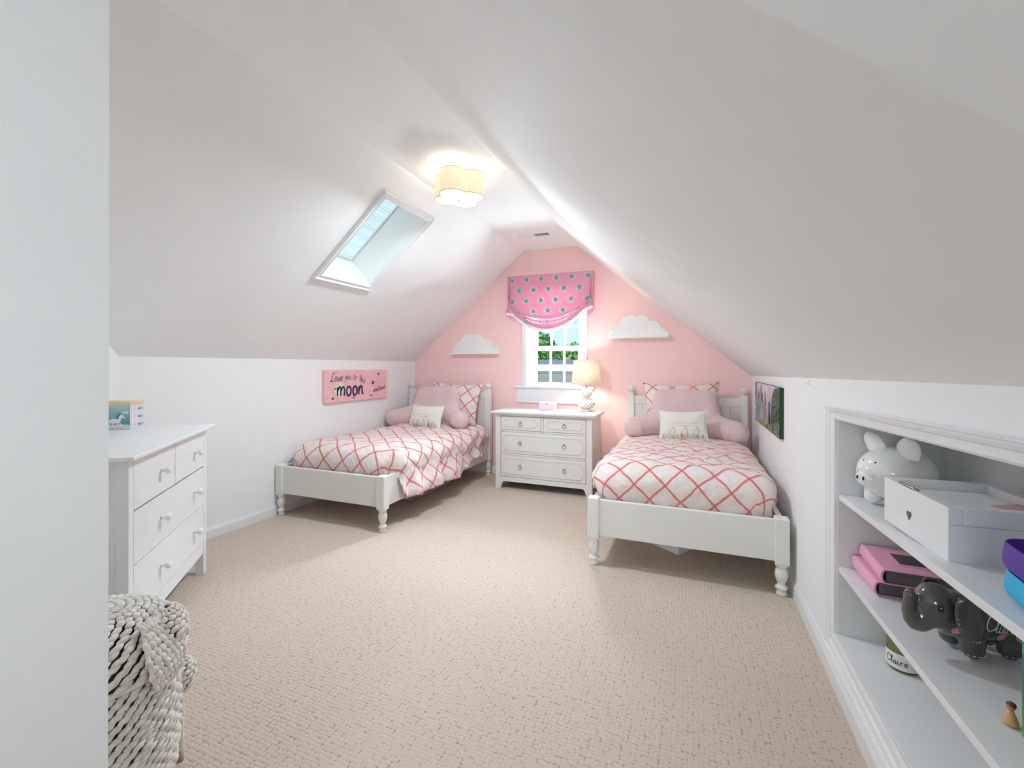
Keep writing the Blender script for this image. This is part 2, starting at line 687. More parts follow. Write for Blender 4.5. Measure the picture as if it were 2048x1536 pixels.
GLYPH = {
    'L': (0.55, [[(0.42, 0.85), (0.30, 1.0), (0.2, 0.85), (0.2, 0.4), (0.12, 0.08), (0.0, 0.05), (0.02, -0.06), (0.2, 0.02), (0.4, -0.04), (0.55, 0.05)]]),
    'o': (0.38, [[(0.3, 0.48), (0.12, 0.5), (0.0, 0.25), (0.1, 0.0), (0.28, 0.02), (0.38, 0.25), (0.3, 0.48)]]),
    'v': (0.36, [[(0.0, 0.48), (0.14, 0.0), (0.2, 0.05), (0.36, 0.5)]]),
    'e': (0.34, [[(0.0, 0.22), (0.26, 0.28), (0.28, 0.46), (0.14, 0.5), (0.0, 0.3), (0.06, 0.03), (0.2, 0.0), (0.34, 0.12)]]),
    'y': (0.36, [[(0.0, 0.5), (0.08, 0.18), (0.2, 0.15), (0.34, 0.5)], [(0.34, 0.5), (0.28, 0.0), (0.12, -0.42), (0.02, -0.3)]]),
    'u': (0.4, [[(0.0, 0.5), (0.02, 0.1), (0.14, 0.0), (0.28, 0.12), (0.34, 0.5)], [(0.34, 0.5), (0.32, 0.08), (0.4, 0.0)]]),
    't': (0.26, [[(0.12, 0.95), (0.1, 0.1), (0.18, 0.0), (0.28, 0.08)], [(-0.04, 0.56), (0.26, 0.6)]]),
    'h': (0.36, [[(0.02, 1.0), (0.0, 0.0)], [(0.0, 0.2), (0.14, 0.48), (0.26, 0.45), (0.28, 0.1), (0.36, 0.0)]]),
    'a': (0.38, [[(0.3, 0.45), (0.12, 0.5), (0.0, 0.22), (0.08, 0.0), (0.24, 0.1), (0.31, 0.5)], [(0.31, 0.5), (0.29, 0.08), (0.38, 0.0)]]),
    'n': (0.4, [[(0.0, 0.5), (0.0, 0.0)], [(0.0, 0.2), (0.15, 0.5), (0.28, 0.44), (0.3, 0.1), (0.4, 0.0)]]),
    'd': (0.38, [[(0.3, 0.45), (0.12, 0.5), (0.0, 0.22), (0.08, 0.0), (0.24, 0.1), (0.3, 0.4)], [(0.34, 1.0), (0.3, 0.1), (0.38, 0.0)]]),
    'b': (0.36, [[(0.02, 1.0), (0.0, 0.05), (0.18, 0.0), (0.34, 0.2), (0.26, 0.46), (0.04, 0.4)]]),
    'c': (0.32, [[(0.3, 0.42), (0.14, 0.5), (0.0, 0.25), (0.1, 0.0), (0.32, 0.1)]]),
    'k': (0.36, [[(0.02, 1.0), (0.0, 0.0)], [(0.3, 0.5), (0.04, 0.26), (0.34, 0.0)]]),
    'C': (0.6, [[(0.5, 0.72), (0.56, 0.9), (0.36, 1.0), (0.08, 0.75), (0.0, 0.35), (0.16, 0.02), (0.42, 0.05), (0.6, 0.2)]]),
    'l': (0.2, [[(-0.1, 0.1), (0.14, 0.7), (0.14, 0.98), (0.04, 0.9), (0.04, 0.2), (0.12, 0.0), (0.24, 0.1)]]),
    'i': (0.18, [[(0.0, 0.48), (0.02, 0.08), (0.1, 0.0), (0.2, 0.1)], [(0.06, 0.72), (0.08, 0.76)]]),
    'r': (0.32, [[(0.0, 0.5), (0.02, 0.0)], [(0.02, 0.25), (0.14, 0.48), (0.3, 0.44)]]),
    'g': (0.38, [[(0.3, 0.45), (0.12, 0.5), (0.0, 0.22), (0.1, 0.0), (0.26, 0.1), (0.31, 0.5), (0.28, -0.2), (0.12, -0.42), (0.02, -0.28)]]),
    'm': (0.6, [[(0.0, 0.5), (0.0, 0.0)], [(0.0, 0.25), (0.14, 0.5), (0.26, 0.44), (0.27, 0.0)], [(0.27, 0.25), (0.42, 0.5), (0.54, 0.44), (0.56, 0.0)]]),
    'A': (0.5, [[(0.0, 0.0), (0.25, 1.0), (0.5, 0.0)], [(0.1, 0.38), (0.4, 0.38)]]),
}

# ---------------------------------------------------------------- the room shell
XL, XR, YB = -3.269, 0.539, 4.834
ZC, CL, CR = 2.584, -1.780, -1.155
ZL = 1.322
ZR_far, ZR_near = 1.178, 1.236         # the right knee wall stands a touch taller at the near end
Y0 = 0.441                             # face of the partition beside the opening


def zl(x):
    return ZL + (x - XL) * (ZC - ZL) / (CL - XL)


def zr_top(y):
    return ZR_far + (ZR_near - ZR_far) * (YB - y) / (YB - 1.0)


bm = new()
box(bm, -4.2, 1.6, -2.0, YB + 0.12, -0.12, 0.0)
struct('floor', bm, M_carpet)

# left knee wall, diagonal corner wall, partition beside the opening
bm = new()
box(bm, XL - 0.1, XL, 0.2, YB, 0, ZL + 0.02)
struct('wall_left', bm, M_wall)
bm = new()
DX, DY = 0.6508, -0.7592
p0 = Vector((XL, 1.654, 0))
p1 = p0 + Vector((DX, DY, 0)) * 1.598
off = Vector((-0.759, -0.651, 0)) * 0.08
A = [p0, p1, Vector((p1.x, p1.y, zl(p1.x) + 0.05)), Vector((p0.x, p0.y, ZL + 0.02))]
va = [bm.verts.new(p) for p in A]
vb = [bm.verts.new(p + off) for p in A]
bm.faces.new(va)
bm.faces.new(vb[::-1])
for i in range(4):
    bm.faces.new((va[i], vb[i], vb[(i + 1) % 4], va[(i + 1) % 4]))
struct('wall_corner', bm, M_wall)

# partition with the doorway jamb at the far left of the picture
bm = new()
prism(bm, [(XL, 0), (-0.9, 0), (-0.9, ZC + 0.1), (CL, ZC + 0.1), (XL, ZL + 0.1)], 'xz', Y0 - 0.14, Y0)
box(bm, -1.0, -0.9, -1.9, Y0 - 0.14, 0, ZC + 0.1)
struct('wall_front', bm, M_wall)

# pink gable wall around the window
WX0, WX1, WZ0, WZ1 = -1.75, -1.10, 1.035, 2.05


def top_back(x):
    if x < CL:
        return zl(x)
    if x < CR:
        return ZC
    return ZC + (x - CR) * (ZR_far - ZC) / (XR - CR)


bm = new()
xs = [XL, CL, WX0, CR, WX1, XR]
for a, b in zip(xs, xs[1:]):
    if a >= WX0 - 1e-6 and b <= WX1 + 1e-6:
        prism(bm, [(a, 0), (b, 0), (b, WZ0), (a, WZ0)], 'xz', YB, YB + 0.1)
        prism(bm, [(a, WZ1), (b, WZ1), (b, top_back(b)), (a, top_back(a))], 'xz', YB, YB + 0.1)
    else:
        prism(bm, [(a, 0), (b, 0), (b, top_back(b)), (a, top_back(a))], 'xz', YB, YB + 0.1)
bmesh.ops.remove_doubles(bm, verts=bm.verts, dist=0.0005)
struct('wall_back', bm, M_pink)

# left slope with the skylight opening, flat strip, right slope
SKY = (2.535, 3.055)                      # along y
sx0, sx1 = -2.525, -1.965                 # along x (on the slope)
NL = Vector((-0.6474, 0, 0.7621))         # outward normal of the left slope
bm = new()
ys = [0.25, SKY[0], SKY[1], YB + 0.1]
xs = [XL - 0.12, sx0, sx1, CL]
for i in range(3):
    for j in range(3):
        if i == 1 and j == 1:
            continue
        x0, x1, y0, y1 = xs[i], xs[i + 1], ys[j], ys[j + 1]
        quad(bm, [(x0, y0, zl(x0)), (x1, y0, zl(x1)), (x1, y1, zl(x1)), (x0, y1, zl(x0))])
bmesh.ops.remove_doubles(bm, verts=bm.verts, dist=0.0005)
struct('ceiling_left', bm, M_wall, fixn=False)
bm = new()
box(bm, CL - 0.0, CR, 0.25, YB + 0.1, ZC, ZC + 0.08)
struct('ceiling', bm, M_wall)
bm = new()
YH = 0.397                                # where the lower sloped soffit of the doorway begins
nseg = 24
zcr = ZC


def right_slope(i, j):
    y = YH + (YB + 0.1 - YH) * i / nseg
    f = j / 8
    x = CR + (XR - CR) * f
    z = ZC + (zr_top(y) - ZC) * f
    return (x, y, z)


sheet(bm, nseg + 1, 9, right_slope, smooth=True)
struct('ceiling_right', bm, M_wall, solid=None)

# lower sloped soffit over the doorway where the camera stands
SL = (1.593 - 1.439) / (0.04 - 0.226)
Z_S = lambda x: 1.27 + (1.593 - 1.27) * 0.9 + SL * (x - 0.036)
bm = new()
prism(bm, [(-0.92, Z_S(-0.92)), (XR + 0.1, Z_S(XR + 0.1)), (XR + 0.1, Z_S(XR + 0.1) + 0.45), (-0.92, Z_S(-0.92) + 0.45)], 'xz', -1.9, YH)
struct('ceiling_front', bm, M_wall)
bm = new()
box(bm, -1.0, 1.0, -2.0, -1.9, 0, 2.7)
struct('wall_rear', bm, M_wall)

# right knee wall with the bookcase niche cut through it
NY0, NY1 = 0.72, 2.105                    # niche along y
NZ0, NZ1 = 0.215, 1.062


def lift(y):
    """the joinery of the niche climbs slightly towards the doorway"""
    return (2.105 - y) * 0.034


bm = new()


def wall_piece(y0, y1, za, zb):
    """za, zb: functions of y"""
    A = [bm.verts.new((XR, y, z)) for y, z in ((y0, za(y0)), (y1, za(y1)), (y1, zb(y1)), (y0, zb(y0)))]
    B = [bm.verts.new((XR + 0.03, v.co.y, v.co.z)) for v in A]
    bm.faces.new(A)
    bm.faces.new(B[::-1])
    for i in range(4):
        bm.faces.new((A[i], B[i], B[(i + 1) % 4], A[(i + 1) % 4]))


zero = lambda y: 0.0
ztop = lambda y: zr_top(y) + 0.004
wall_piece(NY1, YB, zero, ztop)
wall_piece(-1.9, NY0, zero, ztop)
wall_piece(NY0, NY1, zero, lambda y: NZ0 + 0.3 * lift(y))
wall_piece(NY0, NY1, lambda y: NZ1 + lift(y), ztop)
struct('wall_right', bm, M_wall)

# baseboards
def baseboard(name, pts, h=0.085, t=0.014):
    """pts: the wall foot, drawn so the room lies to the left of the path"""
    bm = new()
    for a, b in zip(pts, pts[1:]):
        a, b = Vector((*a, 0)), Vector((*b, 0))
        d = (b - a).normalized()
        n = Vector((-d.y, d.x, 0))
        prof = [(0, 0), (t, 0), (t, h * 0.72), (t * 0.55, h * 0.88), (t * 0.3, h), (0, h)]
        A = [bm.verts.new(a + n * o_ + Vector((0, 0, z))) for o_, z in prof]
        B = [bm.verts.new(b + n * o_ + Vector((0, 0, z))) for o_, z in prof]
        bm.faces.new(A)
        bm.faces.new(B[::-1])
        for i in range(len(prof)):
            j = (i + 1) % len(prof)
            bm.faces.new((A[i], B[i], B[j], A[j]))
    struct(name, bm, M_trim)


baseboard('baseboard_left', [(XL, YB), (XL, 1.654)])
baseboard('baseboard_corner', [(XL, 1.654), (p1.x, p1.y)])
baseboard('baseboard_right', [(XR, -1.8), (XR, YB)])
baseboard('baseboard_back', [(XR, YB), (XL, YB)])

# ---------------------------------------------------------------- window in the pink wall
def frame_rect(bm, x0, x1, z0, z1, w, y0, y1, wb=None, wt=None):
    wb = w if wb is None else wb
    wt = w if wt is None else wt
    rbox(bm, x0, x0 + w, y0, y1, z0, z1, 0.003)
    rbox(bm, x1 - w, x1, y0, y1, z0, z1, 0.003)
    rbox(bm, x0 + w, x1 - w, y0, y1, z0, z0 + wb, 0.003)
    rbox(bm, x0 + w, x1 - w, y0, y1, z1 - wt, z1, 0.003)


win = thing('window_1', 'white double hung window with muntins in the pink wall, half hidden by the pink shade', 'window', (0, 0, 0))
win['kind'] = 'structure'
bm = new()
for x0, x1 in ((WX0 - 0.055, WX0), (WX1, WX1 + 0.055)):
    rbox(bm, x0, x1, YB - 0.018, YB + 0.01, WZ0 - 0.02, WZ1 + 0.06, 0.004)
rbox(bm, WX0, WX1, YB - 0.018, YB + 0.01, WZ1, WZ1 + 0.06, 0.004)
obj('casing', bm, M_trim, win)
bm = new()
box(bm, WX0 - 0.02, WX0 + 0.004, YB - 0.012, 5.06, WZ0 - .03, WZ1 + .02)
box(bm, WX1 - 0.004, WX1 + 0.02, YB - 0.012, 5.06, WZ0 - .03, WZ1 + .02)
box(bm, WX0, WX1, YB - 0.012, 5.06, WZ1 - 0.004, WZ1 + 0.02)
box(bm, WX0, WX0 + 0.03, 4.94, 4.955, WZ0, WZ1)
box(bm, WX1 - 0.03, WX1, 4.94, 4.955, WZ0, WZ1)
obj('jamb', bm, M_trim, win, bevel=0.002)
bm = new()
rbox(bm, -1.885, -0.965, 4.79, 4.90, 1.015, 1.040, 0.006)
box(bm, WX0, WX1, 4.90, 5.06, 1.005, 1.038)
obj('sill', bm, M_trim, win)
bm = new()
rbox(bm, -1.868, -0.985, 4.816, 4.84, 0.845, 1.015, 0.004)
obj('apron', bm, M_trim, win)
bm = new()
S0, S1, SB, SM, ST = WX0 + 0.01, WX1 - 0.01, 1.040, 1.49, 1.96
frame_rect(bm, S0 + 0.02, S1 - 0.02, SB, SM, 0.052, 4.955, 4.985, 0.036, 0.046)
gx0, gx1 = S0 + 0.072, S1 - 0.072
for k in (1, 2):
    x = gx0 + (gx1 - gx0) * k / 3
    rbox(bm, x - 0.013, x + 0.013, 4.96, 4.98, SB + 0.036, SM - 0.046, 0.003)
zm = (SB + 0.036 + SM - 0.046) / 2
rbox(bm, gx0, gx1, 4.961, 4.979, zm - 0.012, zm + 0.012, 0.003)
obj('lower_sash', bm, M_trim, win)
bm = new()
frame_rect(bm, S0 + 0.01, S1 - 0.01, SM - 0.03, ST, 0.06, 4.99, 5.02, 0.04, 0.05)
for k in (1, 2):
    x = gx0 + (gx1 - gx0) * k / 3
    rbox(bm, x - 0.013, x + 0.013, 4.995, 5.015, SM, ST - 0.04, 0.003)
rbox(bm, gx0, gx1, 4.996, 5.014, 1.71, 1.735, 0.003)
obj('upper_sash', bm, M_trim, win)
bm = new()
box(bm, gx0 - 0.02, gx1 + 0.02, 4.969, 4.972, SB + 0.02, SM - 0.02)
obj('lower_pane', bm, M_glass, win)
bm = new()
box(bm, gx0 - 0.02, gx1 + 0.02, 5.004, 5.007, SM - 0.01, ST - 0.02)
obj('upper_pane', bm, M_glass, win)
bm = new()
box(bm, S0 + 0.04, S1 - 0.04, 4.988, 5.02, ST, ST + 0.08)
obj('head_stop', bm, M_trim, win)

# ---------------------------------------------------------------- skylight in the left slope
sk = thing('window_2', 'small skylight with a closed pleated blind, set in a white shaft in the left sloped ceiling', 'skylight')
sk['kind'] = 'structure'
UL = Vector((0.7621, 0, 0.6474))      # up the slope


def on_slope(s, y, d):
    """s metres up the slope from the opening's lower edge, d out of the room"""
    b = Vector((sx0, 0, zl(sx0)))
    p = b + UL * s + NL * d
    return (p.x, y, p.z)


SLEN = (sx1 - sx0) / UL.x
DEP = 0.29
bm = new()
for (s0, y0), (s1, y1) in (((0, SKY[0]), (SLEN, SKY[0])), ((SLEN, SKY[0]), (SLEN, SKY[1])), ((SLEN, SKY[1]), (0, SKY[1])), ((0, SKY[1]), (0, SKY[0]))):
    quad(bm, [on_slope(s0, y0, 0), on_slope(s1, y1, 0), on_slope(s1, y1, DEP + .06), on_slope(s0, y0, DEP + .06)])
obj('shaft', bm, M_white, sk, solid=0.006)
# moulded casing: stepped profile round the opening
bm = new()
prof = [(0.0, -0.012), (0.012, -0.022), (0.022, -0.014), (0.036, -0.018), (0.046, -0.026), (0.055, -0.012), (0.055, 0.002), (0.0, 0.002)]
rings = []
for s_, y_, ds, dy in ((0, SKY[0], -1, -1), (SLEN, SKY[0], 1, -1), (SLEN, SKY[1], 1, 1), (0, SKY[1], -1, 1)):
    rings.append([bm.verts.new(on_slope(s_ + ds * o_, y_ + dy * o_, d_)) for o_, d_ in prof])
for i in range(4):
    a, b = rings[i], rings[(i + 1) % 4]
    for k in range(len(prof)):
        j = (k + 1) % len(prof)
        bm.faces.new((a[k], a[j], b[j], b[k]))
obj('casing', bm, M_trim, sk)
bm = new()
npl = 30
yb0, yb1 = SKY[0] + 0.015, SKY[1] - 0.015
for k in range(npl):
    a, b = 0.02 + (SLEN - 0.07) * k / npl, 0.02 + (SLEN - 0.07) * (k + 1) / npl
    m_ = (a + b) / 2
    quad(bm, [on_slope(a, yb0, DEP), on_slope(m_, yb0, DEP - 0.008), on_slope(m_, yb1, DEP - 0.008), on_slope(a, yb1, DEP)])
    quad(bm, [on_slope(m_, yb0, DEP - 0.008), on_slope(b, yb0, DEP), on_slope(b, yb1, DEP), on_slope(m_, yb1, DEP - 0.008)])
bmesh.ops.remove_doubles(bm, verts=bm.verts, dist=0.0002)
obj('blind', bm, M_blind, sk)
bm = new()
R = SLEN - 0.05


def slope_bar(bm, s0, s1, y0, y1, d0, d1):
    P = [on_slope(s, y, d) for d in (d0, d1) for s, y in ((s0, y0), (s1, y0), (s1, y1), (s0, y1))]
    vs = [bm.verts.new(p) for p in P]
    for f in ((0, 1, 2, 3), (7, 6, 5, 4), (0, 4, 5, 1), (1, 5, 6, 2), (2, 6, 7, 3), (3, 7, 4, 0)):
        bm.faces.new([vs[i] for i in f])


slope_bar(bm, R, SLEN, SKY[0], SKY[1], DEP - 0.035, DEP + 0.02)
slope_bar(bm, 0, 0.022, SKY[0], SKY[1], DEP - 0.02, DEP + 0.02)
slope_bar(bm, 0, SLEN, SKY[0], SKY[0] + 0.016, DEP - 0.014, DEP + 0.02)
slope_bar(bm, 0, SLEN, SKY[1] - 0.016, SKY[1], DEP - 0.014, DEP + 0.02)
obj('blind_frame', bm, M_stand, sk, bevel=0.002)
bm = new()
slope_bar(bm, 0.01, SLEN - 0.01, SKY[0] + .01, SKY[1] - .01, DEP + 0.045, DEP + 0.05)
obj('pane', bm, M_glass, sk)

# ---------------------------------------------------------------- built-in bookcase in the right wall
bk = thing('built_in_bookcase', 'white built-in bookcase with moulded frame recessed into the right knee wall', 'bookcase', (0, 0, 0))
BD = 0.335                                 # depth of the niche
XN = XR + BD


def z1s(y):
    return 0.767 + (2.105 - y) * 0.040      # top of the upper shelf


def z2s(y):
    return 0.485 + (2.105 - y) * 0.029      # top of the lower shelf


def z3s(y):
    return NZ0 + 0.004 + 0.3 * lift(y)      # bottom deck


def slab(bm, x0, x1, y0, y1, zt, th):
    P = [(x0, y0), (x1, y0), (x1, y1), (x0, y1)]
    T = [bm.verts.new((x, y, zt(y))) for x, y in P]
    B = [bm.verts.new((x, y, zt(y) - th)) for x, y in P]
    bm.faces.new(T)
    bm.faces.new(B[::-1])
    for i in range(4):
        bm.faces.new((T[i], B[i], B[(i + 1) % 4], T[(i + 1) % 4]))


for nm, zf in (('shelf', z1s), ('shelf', z2s)):
    bm = new()
    slab(bm, XR + 0.003, XN, NY0, NY1, zf, 0.021)
    obj(nm, bm, M_trim, bk, bevel=0.0015)
bm = new()
slab(bm, XR - 0.002, XN, NY0, NY1, z3s, 0.02)
obj('deck', bm, M_trim, bk)
M_niche = simple('bookcase_satin_white', (222, 223, 224), 0.5)
bm = new()
box(bm, XN, XN + 0.012, NY0 - 0.02, NY1 + 0.02, 0.16, 1.2)
obj('back_panel', bm, M_niche, bk)
bm = new()
box(bm, XR + 0.001, XN, NY1 - 0.003, NY1 + 0.012, 0.16, 1.2)
obj('side_panel', bm, M_niche, bk)
bm = new()
box(bm, XR + 0.001, XN, NY0 - 0.012, NY0 + 0.003, 0.16, 1.2)
obj('side_panel', bm, M_niche, bk)
bm = new()
slab(bm, XR + 0.002, XN, NY0, NY1, lambda y: NZ1 + lift(y) + 0.015, 0.015)
obj('top_panel', bm, M_niche, bk)
# frame: moulded profile swept round the opening, mitred corners
bm = new()
prof = [(0.0, 0.0), (0.0, -0.012), (0.010, -0.016), (0.014, -0.012), (0.040, -0.014), (0.046, -0.020), (0.060, -0.024), (0.066, -0.020), (0.072, -0.026), (0.078, -0.022), (0.080, 0.0)]
corn = [(NY1, NZ0 + 0.004, 1, -1), (NY1, NZ1, 1, 1), (NY0, NZ1 + lift(NY0), -1, 1), (NY0, NZ0 + 0.3 * lift(NY0), -1, -1)]
rings = []
for y, z, dy, dz in corn:
    sc = (1.0, 0.62) if dz > 0 else (1.0, 1.05)
    rings.append([bm.verts.new((XR + d_, y + dy * o_ * 0.95, z + dz * o_ * sc[1])) for o_, d_ in prof])
for i in range(4):
    a, b = rings[i], rings[(i + 1) % 4]
    for k in range(len(prof) - 1):
        bm.faces.new((a[k], a[k + 1], b[k + 1], b[k]))
obj('frame', bm, M_trim, bk)

# ---------------------------------------------------------------- twin beds
M_bed = M_furn


def leg_prof(top):
    k = top / 0.172
    return [(0.024, 0.0), (0.027, 0.004 * k), (0.028, 0.012 * k), (0.021, 0.022 * k), (0.019, 0.027 * k), (0.030, 0.034 * k), (0.033, 0.042 * k), (0.030, 0.050 * k), (0.019, 0.058 * k), (0.018, 0.064 * k),
            (0.024, 0.076 * k), (0.032, 0.098 * k), (0.034, 0.120 * k), (0.030, 0.140 * k), (0.024, 0.150 * k), (0.030, 0.156 * k), (0.033, 0.162 * k), (0.030, 0.170 * k), (0.026, top)]


def make_bed(label, loc):
    b = thing('twin_bed', label, 'bed', loc, 0, 'white twin beds')
    HW, LEN = 0.5225, 1.915
    for s in (-1, 1):
        bm = new()
        rbox(bm, s * HW - 0.036, s * HW + 0.036, -0.036, 0.036, 0.172, 0.430, 0.008, 3)
        p = obj('foot_post', bm, M_bed, b)
        bm = new()
        lathe(bm, leg_prof(0.174), (s * HW, 0, 0), 28)
        obj('leg', bm, M_bed, p)
    for s in (-1, 1):
        bm = new()
        rbox(bm, s * HW - 0.034, s * HW + 0.034, LEN - 0.034, LEN + 0.034, 0.172, 0.985, 0.006, 3)
        p = obj('head_post', bm, M_bed, b)
        bm = new()
        lathe(bm, leg_prof(0.174), (s * HW, LEN, 0), 28)
        obj('leg', bm, M_bed, p)
        bm = new()
        n = 10
        pr = [(0.022, 0.984), (0.024, 0.992), (0.018, 0.999)] + [(0.036 * math.sin(a), 1.032 - 0.036 * math.cos(a)) for a in (0.45 + (PI - 0.46) * i / n for i in range(n + 1))]
        lathe(bm, pr, (s * HW, LEN, 0), 24)
        obj('finial', bm, M_bed, p)
    bm = new()
    rbox(bm, -HW + 0.03, HW - 0.03, -0.016, 0.014, 0.186, 0.418, 0.005)
    obj('footboard', bm, M_bed, b)
    # headboard: top rail with a raised centre, planked panel below
    hb = None
    bm = new()
    up_, dn_ = [], []
    for i in range(41):
        x = -HW + 0.03 + (2 * HW - 0.06) * i / 40
        t = min(1, max(0, (abs(x) - 0.20) / 0.11))
        t = t * t * (3 - 2 * t)
        top = 1.035 - 0.072 * t
        up_.append((x, top))
        dn_.append((x, top - 0.082))
    prism(bm, up_ + dn_[::-1], 'xz', LEN - 0.018, LEN + 0.016)
    hb = obj('headboard', bm, M_bed, b, bevel=0.003)
    bm = new()
    npk = 12
    for k in range(npk):
        x0 = -HW + 0.03 + (2 * HW - 0.06) * k / npk
        x1 = -HW + 0.03 + (2 * HW - 0.06) * (k + 1) / npk
        tt = 0.0 if abs((x0 + x1) / 2) < 0.27 else 1.0
        rbox(bm, x0 + 0.0006, x1 - 0.0006, LEN - 0.010, LEN + 0.010, 0.30, 0.975 - 0.085 * tt, 0.0025, 1)
    obj('headboard_panel', bm, M_bed, hb)
    for s in (-1, 1):
        bm = new()
        rbox(bm, s * HW - 0.016, s * HW + 0.016, 0.03, LEN - 0.03, 0.190, 0.418, 0.004)
        obj('side_rail', bm, M_bed, b)
    bm = new()
    box(bm, -HW + 0.03, HW - 0.03, 0.03, LEN - 0.03, 0.275, 0.295)
    obj('platform', bm, M_bed, b)
    bm = new()
    rbox(bm, -0.462, 0.462, 0.075, LEN - 0.06, 0.296, 0.50, 0.05, 4)
    obj('mattress', bm, M_white, b, smooth=True)
    return b


BEDR = (-0.051, 2.862, 0)
BEDL = (-2.700, 2.795, 0)
bedR = make_bed('white turned-leg twin bed beside the white bookcase wall on the right', BEDR)
bedL = copy_tree(bedR)
bedL.location = BEDL
bedL['label'] = 'white turned-leg twin bed against the left wall under the pink moon canvas'


def comforter(label, origin, left_hang, right_hang, ztop, seed, wall_side, tucked):
    """cloth folded over a puffy rounded block: cloth coordinates (a across, b along from the foot)"""
    bm = new()
    NA, NB = 110, 150
    R = 0.135
    LEN = 1.80
    bmin = -0.19
    noise.seed_set(seed)

    def hang(side, b):
        return (left_hang if side < 0 else right_hang)(b)

    def pt(a, b):
        hw = 0.475
        # tucked inside the rails at the foot corner, outside them further up (only on the free side)
        side = -1 if a < 0 else 1
        free = side != wall_side
        t = min(1, max(0, (b - 0.06) / 0.16))
        t = t * t * (3 - 2 * t) if tucked else 1.0
        edge = hw + ((0.075 * t) if free else 0.028)
        ix, iy0 = edge - R, 0.045 + R
        qa = max(-ix, min(ix, a))
        qb = max(iy0, b)
        da, db = a - qa, b - qb
        d = math.hypot(da, db)
        n = (da / d, db / d) if d > 1e-9 else (0, 0)
        # puffed crown
        ca = max(0, 1 - (qa / 0.55) ** 2)
        zt = ztop(b) + 0.045 * ca ** 0.8 + 0.016 * noise.noise((a * 5, b * 5, seed)) + 0.009 * noise.noise((a * 13, b * 13, seed + 9))
        # quilting tufts
        arc = R * PI / 2
        if d <= arc:
            an = d / R
            x, y, z = qa + n[0] * R * math.sin(an), qb + n[1] * R * math.sin(an), zt - R * (1 - math.cos(an))
            drop = 0
        else:
            x, y, z = qa + n[0] * R, qb + n[1] * R, zt - R - (d - arc)
            drop = d - arc
        # billow outwards on the fold, ripple down the hanging part
        bil = 0.028 * math.sin(min(1, d / (arc * 1.3)) * PI) if d > 0 else 0
        if free and abs(da) > abs(db) * 0.6:
            w = min(1, drop / 0.18)
            rip = w * (0.026 * math.sin(b * 21 + 3 * noise.noise((b * 3, 1, seed))) + 0.022 * noise.noise((b * 9, a * 4, seed + 3)) + 0.014)
            bil += rip + 0.05 * w * w * (1 if b < 1.2 else 0.3)
        wr = 0.022 * noise.noise((a * 7 + b * 4, b * 5, seed + 5)) * min(1, d / 0.1) + 0.012 * noise.noise((a * 16, b * 14, seed + 2)) * min(1, d / 0.1)
        x += n[0] * (bil + wr)
        y += n[1] * (bil * 0.4 + wr * 0.5)
        y = max(y, 0.026) if z < 0.44 else max(y, -0.004)
        z += 0.004 * noise.noise((a * 30, b * 30, seed))
        if wall_side > 0:
            x = min(x, 0.582)
        elif wall_side < 0:
            x = max(x, -0.562)
        return x, y, max(z, 0.30) if (not free and abs(da) > 0 and drop > 0) else z

    def grid(i, j):
        b = bmin + (LEN - bmin) * j / NB
        f = -1 + 2 * i / NA
        h = hang(-1 if f < 0 else 1, b)
        a = f * (0.475 + h)
        return a, b

    sheet(bm, NA + 1, NB + 1, lambda i, j: pt(*grid(i, j)), lambda i, j: grid(i, j))
    o = obj('comforter', bm, M_plaid, None, loc=origin, solid=0.012, fixn=False)
    tag(o, label, 'comforter', 'plaid comforters')
    return o


sstep = lambda t: max(0, min(1, t)) ** 2 * (3 - 2 * max(0, min(1, t)))
comfR = comforter('white comforter with coral plaid diamonds spread on the right bed', BEDR,
                  lambda b: 0.12 + 0.10 * sstep((b - 0.02) / 0.2), lambda b: 0.22, lambda b: 0.595 - 0.02 * sstep((b - 1.2) / 0.5), 3, 1, False)
comfL = comforter('white comforter with coral plaid diamonds, its side hanging over the left bed rail', BEDL,
                  lambda b: 0.20, lambda b: 0.12 + 0.28 * sstep((b - 0.10) / 0.12) - 0.08 * sstep((b - 1.0) / 0.6) - 0.15 * sstep((b - 1.55) / 0.28), lambda b: 0.565, 11, -1, True)


# ---------------------------------------------------------------- pillows
def pillow_fn(w, h, t, pinch=0.10, power=2.4, seed=0):
    def fn(x, y, side, lift=0.0):
        X, Y = max(-1, min(1, 2 * x / w)), max(-1, min(1, 2 * y / h))
        th = t / 2 * (max(0, 1 - abs(X) ** power) * max(0, 1 - abs(Y) ** power)) ** 0.5
        # edges bow in between the pointed corners
        kx = 1 - pinch * (1 - Y * Y) * abs(X) ** 3 * 0.6
        ky = 1 - pinch * (1 - X * X) * abs(Y) ** 3
        wr = 0.012 * t / 0.15 * noise.noise((x * 11 + seed, y * 11, side * 2.0))
        edge = min(1, (1 - abs(X)) * 5) * min(1, (1 - abs(Y)) * 5)
        z = side * (th + lift + wr * edge)
        return Vector((x * kx, y * ky, z))
    return fn


def pillow_mesh(bm, w, h, t, fn, n=28, mi=0):
    for side in (1, -1):
        sheet(bm, n + 1, n + 1, lambda i, j: fn(w * (i / n - 0.5), h * (j / n - 0.5), side), lambda i, j: (w * (i / n), h * (j / n) + 0.07), mi)
    bmesh.ops.remove_doubles(bm, verts=bm.verts, dist=0.0006)


def stand(o, loc, lean, yaw=0.0, roll=0.0):
    """pillow stands on its lower edge, front towards the room (-y), leaning back"""
    o.matrix_world = Matrix.Translation(loc) @ Matrix.Rotation(yaw, 4, 'Z') @ Matrix.Rotation(PI / 2 - lean, 4, 'X') @ Matrix.Rotation(roll, 4, 'Z')


